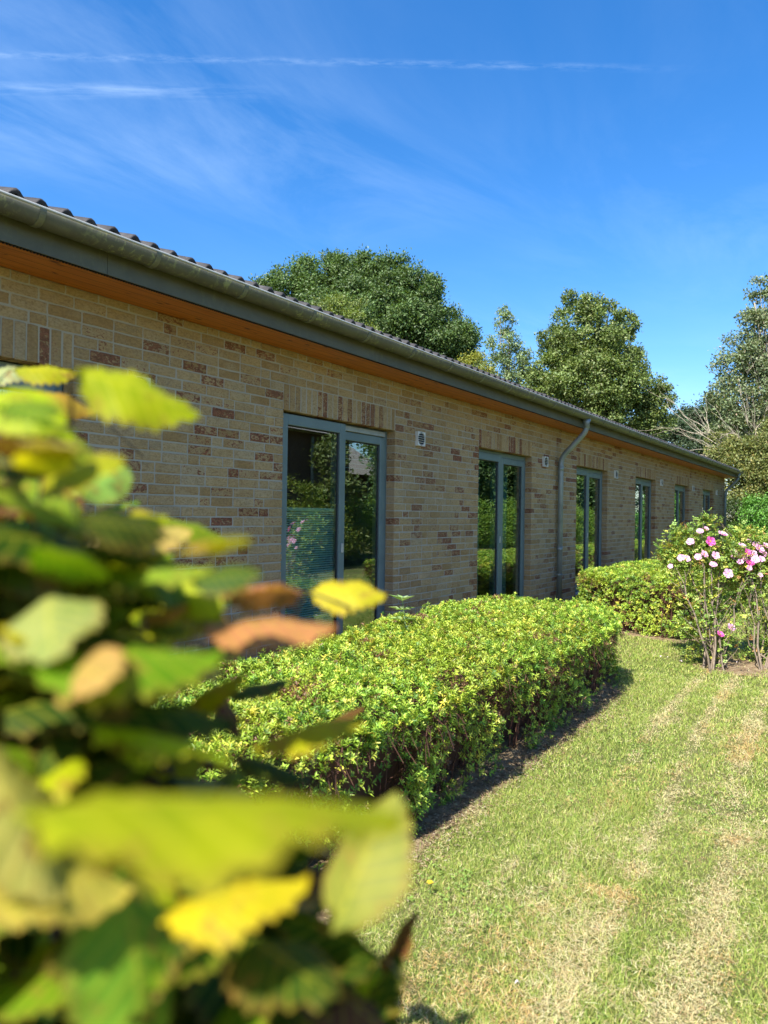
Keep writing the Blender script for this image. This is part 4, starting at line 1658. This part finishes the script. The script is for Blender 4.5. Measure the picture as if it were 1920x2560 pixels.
def rose(label, bx, by, flowers, clumps, tips, group='pink rose bushes on the lawn', deepset=()):
    root = thing('rose_bush', label, 'rose bush', (bx, by, 0), group)
    B = np.array([bx, by, 0.0])
    cm = MB()
    cane_pts = []
    for i, (px, py, Z) in enumerate(tips):
        e_ = at(px, py, Z) - B
        s_ = np.array([random.uniform(-.2, .2), random.uniform(-.14, .14), 0])
        mid_ = s_ + (e_ - s_) * .5 + np.array([random.uniform(-.12, .12), random.uniform(-.12, .12), random.uniform(-.08, .06)])
        pts = wiggle(s_, mid_, 3, .03) + wiggle(mid_, e_, 3, .03)[1:]
        cane(cm, pts, random.uniform(.007, .013), .004)
        cane_pts += [(p, 1) for p in pts[2:]]
        for _ in range(3):
            q_ = pts[random.choice([2, 3, 4, 5])]
            d_ = (e_ - s_) / np.linalg.norm(e_ - s_) + np.array([random.uniform(-.8, .8), random.uniform(-.8, .8), random.uniform(-.3, .3)])
            p2 = q_ + d_ * random.uniform(.15, .4)
            if p2[2] > .1:
                w_ = wiggle(q_, p2, 3, .015)
                cane(cm, w_, .005, .002)
                cane_pts.append((w_[-1], .6))
    cm.obj('stems', M_cane, root, smooth=True)
    Ps, As, Ls = [], [], []
    for (px, py, rp, n_, Z) in clumps:
        R = rp * Z / FPX
        c = at(px, py, Z) - B
        m_ = int(n_ * 3.0)
        R *= 1.1
        d = rand_dir(m_)
        q_ = c + d * (R * rng.random(m_) ** .5)[:, None] * np.array([1, 1.6, 1])
        Ps.append(q_)
    for (p, w) in cane_pts:
        m_ = int(5 * w)
        Ps.append(p + rng.normal(0, .045, (m_, 3)))
    P = np.concatenate(Ps)
    n_ = len(P)
    # compound leaf: five leaflets on a stalk
    ax = norm(rand_dir(n_) + UP * .3)
    nr = norm(UP + rng.normal(0, .5, (n_, 3)))
    sd = norm(np.cross(ax, nr))
    LP, LA = [], []
    for (t_, sgn) in ((.3, 1), (.3, -1), (.65, 1), (.65, -1), (1.0, 0)):
        LP.append(P + ax * .055 * t_)
        LA.append(norm(ax * (1 if sgn == 0 else .55) + sd * sgn))
    LP = np.concatenate(LP)
    LA = np.concatenate(LA)
    NN = np.tile(nr, (5, 1))
    cb_ = pick([(0.20, 0.31, 0.05), (0.28, 0.37, 0.07), (0.13, 0.22, 0.04), (0.42, 0.42, 0.07), (0.40, 0.22, 0.08)], (4, 3, 2, 2, .35), n_)
    cc_ = np.tile(cb_, (5, 1)) * (1 + rng.normal(0, .1, (n_ * 5, 1)))
    V, F, Cc = leaf_cloud(LP, LA, NN, rng.uniform(.022, .038, n_ * 5), rng.uniform(.015, .025, n_ * 5), np.clip(cc_, 0, 1))
    mesh_obj('foliage', V, F, M_shrub, root, cols=Cc)
    for i, (px, py, Z, dx, dy, r) in enumerate(flowers):
        p = at(px, py, Z) - B
        face = -FW * .8 + RT * dx + UP * dy
        p = p * 1.0 + (np.array([0, 0, EYE]) - (p + B)) * 0.022
        flower(root, p, face, r * 1.0, i in deepset)
    return root


ZR = 8.0
rose('left pink rose bush with its tallest shoot over the far door', 8.17, 1.37,
     [(1750, 1329, 8.1, -.3, .9, .04), (1775, 1354, 7.9, .1, .3, .058), (1726, 1355, 8.0, -.5, .6, .045), (1806, 1336, 8.0, .3, 1.6, .055), (1703, 1395, 7.9, -.6, .4, .042), (1716, 1397, 7.9, .1, .5, .042), (1745, 1393, 7.9, -.4, .6, .042),
      (1760, 1386, 7.95, .3, .6, .045), (1788, 1389, 7.9, .1, .4, .048), (1783, 1412, 7.9, -.2, .9, .042), (1819, 1434, 7.8, .0, .3, .055), (1676, 1416, 7.9, -.5, .5, .03), (1827, 1569, 7.8, .2, .7, .048), (1800, 1586, 7.7, .3, .9, .042), (1765, 1322, 8.2, .2, .7, .03)],
     [(1759, 1300, 10, 10, 8.1), (1768, 1318, 22, 20, 8.1), (1700, 1335, 20, 32, 8.1), (1690, 1365, 28, 45, 8.0), (1735, 1350, 28, 50, 8.1), (1775, 1370, 32, 70, 8.0), (1715, 1385, 35, 75, 8.0), (1672, 1390, 24, 45, 8.0), (1760, 1400, 35, 75, 8.0),
      (1800, 1395, 32, 70, 8.0), (1700, 1420, 28, 35, 8.0), (1800, 1430, 28, 40, 7.9), (1830, 1380, 28, 50, 8.0), (1825, 1410, 25, 35, 8.0), (1790, 1535, 22, 22, 7.9), (1735, 1575, 24, 22, 7.8), (1755, 1590, 26, 26, 7.8), (1770, 1640, 24, 16, 7.8), (1725, 1630, 22, 14, 7.8), (1780, 1500, 24, 18, 7.9), (1735, 1470, 26, 20, 8.0), (1815, 1600, 22, 26, 7.8), (1745, 1520, 16, 10, 7.9), (1715, 1575, 18, 12, 7.9)],
     [(1759, 1300, 8.1), (1700, 1335, 8.1), (1665, 1385, 8.0), (1730, 1360, 8.2), (1775, 1360, 7.9), (1806, 1345, 8.0), (1760, 1410, 7.7), (1690, 1420, 7.8), (1855, 1455, 7.7), (1800, 1420, 8.3), (1830, 1400, 8.1), (1720, 1440, 8.3), (1745, 1550, 7.6), (1820, 1590, 7.6)],
     deepset=(1, 13))
rose('right pink rose bush with clustered blooms, cut off by the photo edge', 8.62, 0.92,
     [(1825, 1375, 8.2, -.3, .8, .042), (1855, 1366, 8.2, .2, 1.2, .05), (1846, 1382, 8.15, -.4, .4, .042), (1897, 1372, 8.2, .3, .5, .06), (1880, 1387, 8.1, -.2, .5, .058), (1860, 1395, 8.1, -.5, .4, .045), (1874, 1408, 8.05, .2, .8, .05), (1909, 1384, 8.2, .4, .5, .045),
      (1835, 1392, 8.1, -.2, .6, .04), (1890, 1362, 8.25, -.2, .9, .045), (1868, 1380, 8.05, .3, .5, .042), (1903, 1398, 8.05, .1, .5, .04), (1850, 1405, 8.0, -.3, .7, .036), (1915, 1365, 8.2, .3, .9, .045), (1888, 1400, 7.95, -.2, .5, .045), (1900, 1438, 8.0, .0, .5, .03), (1872, 1353, 8.3, 0, .9, .03), (1872, 1420, 8.0, .1, .2, .035), (1945, 1400, 8.2, .1, .5, .05)],
     [(1850, 1330, 20, 22, 8.3), (1880, 1345, 25, 40, 8.3), (1850, 1365, 35, 80, 8.2), (1900, 1375, 40, 110, 8.2), (1870, 1410, 38, 110, 8.2), (1915, 1420, 38, 90, 8.2), (1840, 1440, 28, 45, 8.2), (1890, 1450, 32, 60, 8.1), (1955, 1390, 45, 90, 8.3), (1960, 1460, 45, 60, 8.2),
      (1905, 1540, 22, 22, 8.1), (1915, 1600, 20, 16, 8.0), (1850, 1500, 25, 25, 8.2), (1880, 1640, 24, 16, 8.0), (1890, 1500, 26, 20, 8.2), (1930, 1640, 26, 18, 8.0), (1940, 1560, 30, 30, 8.1)],
     [(1850, 1330, 8.3), (1880, 1345, 8.3), (1900, 1370, 8.1), (1925, 1380, 8.4), (1855, 1400, 8.0), (1840, 1480, 8.0), (1860, 1540, 7.9), (1915, 1515, 7.9), (1940, 1440, 8.1), (1960, 1400, 8.4), (1890, 1430, 8.5), (1970, 1500, 8.0)],
     deepset=(6, 10))
# fallen petals and a dandelion
def petal(x, y, s):
    mb = MB()
    a_ = random.uniform(0, 6.28)
    vs = [(0, 0, .004)]
    for i in range(10):
        t_ = 2 * PI * i / 10
        vs.append((s * math.cos(t_) * (1 + .15 * math.sin(3 * t_)), s * .8 * math.sin(t_), .002 + .006 * math.cos(2 * t_ + a_)))
    mb.add(vs, [(0, 1 + i, 1 + (i + 1) % 10) for i in range(10)])
    o = mb.obj('fallen_petal', simple_mat('dry_petal', (.6, .5, .48)) if 'dry_petal' not in bpy.data.materials else bpy.data.materials['dry_petal'], None)
    o.location = (x, y, .03)
    o.rotation_euler = (random.uniform(-.3, .3), random.uniform(-.3, .3), a_)
    tag(o, 'pale rose petal lying on the grass by the rose bushes', 'petal', 'fallen petals on the lawn')


def ground_pt(px, py, z=0.0):
    a, b = ray(px, py)
    Z = (z - EYE) / b
    p = FW * Z + RT * a * Z
    return p[0], p[1]


for (px, py, s_) in ((1701, 1652, .022), (1652, 1640, .014), (1667, 1642, .014), (1710, 1635, .013), (1810, 1648, .016), (1843, 1655, .012), (1293, 2455, .010)):
    petal(*ground_pt(px, py, .03), s_)
dnd = thing('dandelion', 'single small yellow dandelion flower in the lawn beside the beech leaves', 'flower', (*ground_pt(1074, 2240), 0))
mb = MB()
mb.tube([(0, 0, 0), (.003, 0, .03), (0, .002, .06)], [.0016, .0014, .0012], 5)
mb.obj('stem', simple_mat('stem_green', (.12, .2, .05)), dnd)
mb = MB()
for i in range(26):
    a_ = i * 2.4
    rr = .006 + .008 * (i / 26)
    mb.add([(0, 0, .058), (rr * math.cos(a_ - .2), rr * math.sin(a_ - .2), .066 - .004 * i / 26), (rr * 1.3 * math.cos(a_), rr * 1.3 * math.sin(a_), .064 - .004 * i / 26), (rr * math.cos(a_ + .2), rr * math.sin(a_ + .2), .066 - .004 * i / 26)], [(0, 1, 2, 3)])
mb.obj('flower_head', simple_mat('dandelion_yellow', (.75, .5, .01)), dnd)

# seedling sticking out of the hedge
sp_ = at(1015, 1590, 5.5)
sd_ = thing('elder_seedling', 'tall pale seedling with pointed leaves sticking out of the hedge top near the wall', 'plant', tuple(sp_[:2]) + (0,))
mb = MB()
top = at(1006, 1502, 5.5)
mb.tube([(0, 0, 0), (0.01, 0, sp_[2]), tuple(top - np.array([sp_[0], sp_[1], 0]))], [.007, .005, .003], 6)
mb.obj('stem', simple_mat('stem_pale', (.2, .28, .1)), sd_)
rr_ = np.random.default_rng(3)
LP, LA = [], []
tp = top - np.array([sp_[0], sp_[1], 0])
for lev, cnt in ((0, 6), (-.07, 5), (-.15, 5), (-.22, 4)):
    for i in range(cnt):
        a_ = i * 2 * PI / cnt + lev * 9
        LP.append(tp + np.array([0, 0, lev]))
        LA.append([math.cos(a_), math.sin(a_), .55 if lev > -.05 else .25])
LA = norm(np.array(LA))
V, F, Cc = leaf_cloud(np.array(LP), LA, np.tile(UP, (len(LP), 1)), rr_.uniform(.09, .13, len(LP)), rr_.uniform(.03, .04, len(LP)), pick([(.22, .33, .12), (.3, .4, .18)], (1, 1), len(LP)), .3)
mesh_obj('foliage', V, F, M_shrub, sd_, cols=Cc)

# ------------------------------------------------------------------ beech hedge next to the camera
def mat_beech():
    m, t = material('beech_leaf')
    a = N(t, 'ShaderNodeVertexColor', layer_name='Col')
    uv = N(t, 'ShaderNodeUVMap')
    uv.uv_map = 'UVMap'
    s = t.nodes.new('ShaderNodeSeparateXYZ')
    t.links.new(uv.outputs[0], s.inputs[0])
    au = math_(t, 'ABSOLUTE', s.outputs[0])
    ph = math_(t, 'FRACT', math_(t, 'SUBTRACT', math_(t, 'MULTIPLY', s.outputs[1], 8.0), math_(t, 'MULTIPLY', au, 1.6)))
    vein = ramp(t, math_(t, 'ABSOLUTE', math_(t, 'SUBTRACT', ph, 0.5)), [(0.30, 0), (0.5, 1)])
    mid = ramp(t, au, [(0.02, 1), (0.08, 0)])
    vm = math_(t, 'MAXIMUM', math_(t, 'MULTIPLY', vein, 0.8), mid)
    n = noise(t, 60, 5, 0.65)
    c = mixc(t, ramp(t, n, [(0.35, 0.75), (0.6, 0)]), a.outputs[0], mixc(t, 1.0, a.outputs[0], (0.6, 0.75, 0.6), 'MULTIPLY'))
    c = mixc(t, math_(t, 'MULTIPLY', vm, 0.7), c, mixc(t, 0.4, a.outputs[0], (0.62, 0.56, 0.04)))
    # browning towards margin and in spots, stronger where alpha of the leaf is high
    spot = ramp(t, noise(t, 42, 5, 0.7), [(0.56, 0), (0.64, 1)])
    edge = ramp(t, au, [(0.75, 0), (1.0, 1)])
    bf = math_(t, 'MULTIPLY', math_(t, 'MAXIMUM', spot, math_(t, 'MULTIPLY', edge, 0.7)), 0.55)
    c = mixc(t, bf, c, (0.30, 0.13, 0.035))
    p = pbr(t, c, 0.55, 0, bump(t, vm, 0.3, 0.001), 0.15)
    tr = t.nodes.new('ShaderNodeBsdfTranslucent')
    t.links.new(mixc(t, 1.0, c, (1.15, 1.1, 0.5), 'MULTIPLY'), tr.inputs[0])
    mx = t.nodes.new('ShaderNodeMixShader')
    mx.inputs[0].default_value = 0.42
    t.links.new(p, mx.inputs[1])
    t.links.new(tr.outputs[0], mx.inputs[2])
    out(t, mx.outputs[0])
    return m


M_beech = mat_beech()
NL, NW = 16, 6
tv, tu = [], []
for i in range(NL + 1):
    s = i / NL
    wid = 0.34 * (math.sin(PI * min(1, s ** 0.85)) ** 0.72) * (1 - 0.12 * s)
    for j in range(NW + 1):
        u = j / NW * 2 - 1
        ser = 1 + 0.035 * (1 if i % 2 else -1) * abs(u) ** 3
        x = u * wid * ser
        pl = 0.036 * math.sin((s * 8 - abs(u) * 1.6) * 2 * PI) * abs(u) ** .5
        z = -0.17 * abs(u) ** 1.3 * wid * 2 - 0.22 * (s - .35) ** 2 + pl
        tv.append((x, s + abs(u) * 0.05 * (1 - s), z))
        tu.append((u, s))
tv, tu = np.array(tv), np.array(tu)
tf = []
for i in range(NL):
    for j in range(NW):
        a = i * (NW + 1) + j
        tf.append((a, a + 1, a + NW + 2, a + NW + 1))
tf = np.array(tf)


def beech_mesh(leaves, name, parent, off):
    """leaves: (base, axis, side, length, width factor, curl, colour)"""
    V, F, U, Cc = [], [], [], []
    for k, (b, ax, sd, L, wf, curl, c) in enumerate(leaves):
        ax = ax / np.linalg.norm(ax)
        sd = sd - ax * (sd @ ax)
        sd = sd / np.linalg.norm(sd)
        nr = np.cross(sd, ax)
        if nr[2] < 0:
            sd, nr = -sd, -nr
        w = tv.copy()
        ph_ = rb_.uniform(0, 6.28)
        w[:, 2] *= curl
        w[:, 2] += rb_.uniform(-.35, .35) * w[:, 0] * (w[:, 1] - .4) + rb_.uniform(.01, .035) * np.sin(w[:, 1] * 14 + ph_) * tu[:, 0] ** 2
        w[:, 0] += rb_.uniform(-.10, .10) * (w[:, 1] - .5) ** 2
        V.append(b - off + (w[:, :1] * wf * sd + w[:, 1:2] * ax + w[:, 2:] * nr) * L)
        F.append(tf + k * len(tv))
        U.append(tu)
        Cc.append(np.tile(np.array(c), (len(tv), 1)))
    return mesh_obj(name, np.concatenate(V), np.concatenate(F), M_beech, parent, cols=np.concatenate(Cc), uvs=np.concatenate(U), smooth=True)


YG, G_, DG = (0.34, 0.38, 0.004), (0.12, 0.22, 0.006), (0.03, 0.07, 0.006)
PG, PEACH, SAL, YEL, BRN, CREAM, ORG = (0.30, 0.42, 0.08), (0.58, 0.36, 0.11), (0.46, 0.20, 0.075), (0.58, 0.46, 0.01), (0.13, 0.045, 0.02), (0.42, 0.38, 0.17), (0.4, 0.22, 0.03)
# x, y of the leaf centre and length in display pixels, direction of the tip, visible width share, real length (m), colour
HERO = [
    (300, 838, 275, -14, .62, .078, YG), (95, 797, 130, 5, .45, .07, YG), (10, 800, 110, 10, .5, .07, CREAM), (60, 905, 210, -15, .55, .075, YG), (140, 868, 140, 160, .5, .07, PEACH),
    (185, 978, 190, -32, .55, .075, (0.26, 0.32, 0.02)), (45, 1035, 200, -68, .75, .078, PG), (145, 1052, 95, 60, .6, .05, PG), (300, 1146, 230, 3, .34, .075, PEACH), (250, 1120, 130, 20, .3, .06, ORG), (415, 1134, 150, -14, .42, .06, G_),
    (30, 1145, 150, -55, .6, .06, (0.65, 0.48, 0.15)), (60, 1240, 290, 52, .55, .08, PG), (185, 1150, 120, 70, .5, .05, CREAM), (555, 1268, 215, 176, .40, .07, SAL), (748, 1272, 172, 2, .66, .066, (0.55, 0.46, 0.02)),
    (575, 1342, 300, 2, .32, .08, SAL), (195, 1338, 150, 8, .45, .055, (0.72, 0.50, 0.18)), (110, 1310, 330, 28, .4, .08, (0.42, 0.38, 0.03)), (350, 1240, 220, -10, .35, .07, G_), (250, 1215, 240, 15, .4, .075, G_),
    (440, 1300, 150, 20, .4, .055, PG), (270, 1410, 420, 4, .36, .085, G_), (240, 1395, 130, 15, .4, .05, YG), (250, 1500, 300, -18, .4, .08, (0.06, 0.12, 0.01)), (560, 1480, 150, 15, .3, .06, DG), (100, 1700, 260, 20, .5, .08, BRN), (470, 1400, 170, 20, .35, .06, (0.5, 0.35, 0.08)), (90, 1425, 260, -10, .5, .08, G_), (390, 1425, 180, 25, .35, .06, SAL),
    (655, 1570, 265, 18, .22, .075, YG), (745, 1540, 90, 30, .25, .05, BRN), (500, 1545, 110, -60, .5, .05, BRN), (330, 1525, 360, -5, .42, .08, DG), (150, 1500, 330, 10, .45, .08, DG), (460, 1490, 170, 35, .4, .06, YG),
    (165, 1640, 190, 100, .5, .075, BRN), (70, 1590, 280, -20, .5, .08, DG), (480, 1715, 840, -1, .2, .10, (0.31, 0.32, 0.004)), (40, 1745, 430, -60, .7, .08, (0.62, 0.56, 0.12)), (90, 1870, 420, -20, .6, .08, (0.55, 0.38, 0.07)),
    (785, 1855, 320, 66, .8, .07, (0.24, 0.29, 0.05)), (505, 1925, 330, 14, .5, .065, YEL), (300, 2090, 430, -80, .85, .085, (0.16, 0.30, 0.02)), (270, 1960, 260, 15, .42, .07, PG), (60, 2130, 300, 70, .6, .08, (0.3, 0.42, 0.04)), (100, 2010, 260, -35, .6, .075, DG),
    (850, 2040, 170, 62, .35, .06, BRN), (720, 2010, 260, 155, .5, .07, DG), (650, 2120, 300, 20, .45, .075, DG), (520, 2130, 320, -70, .6, .08, DG), (740, 2140, 280, -30, .5, .07, BRN), (760, 1960, 130, 80, .5, .05, (0.5, 0.28, 0.16)),
    (450, 2190, 320, 30, .6, .08, DG), (800, 2180, 240, 70, .5, .07, DG), (180, 2200, 280, 10, .6, .08, (0.22, 0.34, 0.03)), (600, 1650, 200, -15, .3, .06, DG), (560, 1820, 260, 170, .4, .07, DG), (650, 1890, 200, 20, .35, .06, BRN),
]
KD = 1920 / 1659
leaves = []
rb_ = random.Random(11)
for (x, y, ln, an, q, Lr, c) in HERO:
    Z = Lr * FPX / (ln * KD)
    Z = max(Z, 0.19)
    Lr = ln * KD * Z / FPX
    a = math.radians(an)
    cpt = at(x * KD, y * KD, Z)
    vd = cpt - np.array([0, 0, EYE])
    vd = vd / np.linalg.norm(vd)
    ru = np.cross(vd, UP)
    ru = ru / np.linalg.norm(ru)
    uu = np.cross(ru, vd)
    ax = ru * math.cos(a) + uu * math.sin(a) + vd * rb_.uniform(-.15, .15)
    pv = -ru * math.sin(a) + uu * math.cos(a)
    sd = pv * q + vd * math.sqrt(1 - q * q)
    axn = ax / np.linalg.norm(ax)
    base = cpt - axn * Lr * .5
    leaves.append((base, ax, sd, Lr, rb_.uniform(.95, 1.1), rb_.uniform(.7, 1.3), tuple(min(1, v * rb_.uniform(.9, 1.1)) for v in c)))
beech = thing('beech_hedge', 'out-of-focus beech hedge with yellowing leaves right in front of the lens at the lower left', 'hedge', (0.55, 0.6, 0))
boff = np.array([0.55, 0.6, 0.0])

# a middle layer of sprays between the near leaves and the dense inside
XM = [(760, 40), (900, 100), (1000, 170), (1090, 330), (1150, 430), (1250, 480), (1330, 460), (1450, 390), (1560, 410), (1650, 450), (1800, 560), (1950, 640), (2050, 760), (2300, 800)]
nm_ = 0
while nm_ < 210:
    yd = 800 + 1450 * rb_.random() ** 0.8
    xm = np.interp(yd, [p[0] for p in XM], [p[1] for p in XM])
    xd = rb_.uniform(-150, xm)
    Z = rb_.uniform(.30, .62) if yd < 1600 else rb_.uniform(.45, .7)
    Lr = rb_.uniform(.032, .068)
    if xd + Lr * FPX / Z / KD * .55 > xm + 30:
        continue
    p = at(xd * KD, yd * KD, Z)
    an = rb_.gauss(0, .9)
    ax = RT * math.cos(an) + FW * math.sin(an) * .8 + UP * rb_.uniform(-.45, .35)
    nr = UP + RT * rb_.uniform(-.9, .9) + FW * rb_.uniform(-1.1, .5)
    c = rb_.choices([YG, G_, DG, PG, PEACH, SAL, BRN, CREAM, YEL, ORG], (7, 5, 4, 1.6, .6, .25, .6, .4, .8, .6))[0]
    leaves.append((p, ax, np.cross(ax, nr), Lr, rb_.uniform(.9, 1.1), rb_.uniform(.5, 1.3), tuple(v * rb_.uniform(.75, 1.2) for v in c)))
    nm_ += 1
ob_ = beech_mesh(leaves, 'outer_leaves', beech, boff)
# filler leaves deeper inside the hedge
XB = [(700, -50), (820, 60), (1000, 110), (1100, 180), (1200, 330), (1300, 380), (1400, 360), (1480, 330), (1560, 340), (1650, 400), (1750, 520), (1850, 610), (1950, 660), (2100, 720), (2230, 780), (2700, 900)]
fill_ = []
cnt = 0
while cnt < 2300:
    yd = rb_.uniform(1000, 2800)
    xm = np.interp(yd, [p[0] for p in XB], [p[1] for p in XB])
    xd = rb_.uniform(-500, xm)
    Z = rb_.uniform(.34, 1.15)
    p = at(xd * KD, yd * KD, Z)
    if p[2] < 0.03:
        continue
    margin = 0.03 * FPX / Z / KD
    if xd > xm - margin * 0.6:
        continue
    an = rb_.uniform(0, 2 * PI)
    ax = RT * math.cos(an) + FW * math.sin(an) + UP * rb_.uniform(-.5, .3)
    nr = UP + RT * rb_.uniform(-.5, .5) + FW * rb_.uniform(-.5, .5)
    sd = np.cross(ax, nr)
    c = rb_.choices([YG, G_, DG, PG, PEACH, BRN, (0.2, 0.3, 0.02), YEL], (1.2, 3.5, 4.5, .4, .4, 1.0, 2, .3))[0]  # weighted to dark colours, painting in the shade inside the hedge
    fill_.append((p, ax, sd, rb_.uniform(.05, .08), rb_.uniform(.9, 1.1), rb_.uniform(.6, 1.4), c))
    cnt += 1
beech_mesh(fill_, 'inner_leaves', beech, boff)
tb = MB()
for i in range(60):
    yd = rb_.uniform(1250, 2300)
    xm = np.interp(yd, [p[0] for p in XB], [p[1] for p in XB]) - 30
    p = at(rb_.uniform(-200, xm) * KD, yd * KD, rb_.uniform(.4, 1.1)) - boff
    s_ = np.array([p[0] + rb_.uniform(-.08, .02), p[1] + rb_.uniform(-.02, .12), max(0, p[2] - rb_.uniform(.3, .6))])
    tb.tube(wiggle(s_, p, 5, .02), [.006, .005, .004, .0032, .0025, .0015], 5, caps=False)
for (b, ax, sd, L, *_r) in [l_ for l_ in leaves if (l_[0] - np.array([0, 0, EYE])) @ FW > .36]:
    p = b - boff
    q_ = p - ax * .03 + FW * rb_.uniform(.02, .08) - UP * rb_.uniform(.02, .08)
    tb.tube([q_, (p + q_) / 2, p], [.0014, .0011, .0008], 4, caps=False)
for i in range(14):
    s_ = np.array([rb_.uniform(-.35, .25), rb_.uniform(0, .5), 0])
    tb.tube(wiggle(s_, s_ + np.array([rb_.uniform(-.1, .1), rb_.uniform(-.1, .1), rb_.uniform(.6, .9)]), 6, .02), [.014, .012, .010, .009, .007, .005, .003], 6, caps=False)
tb.obj('twigs', simple_mat('beech_bark', (.10, .07, .05), .8), beech)
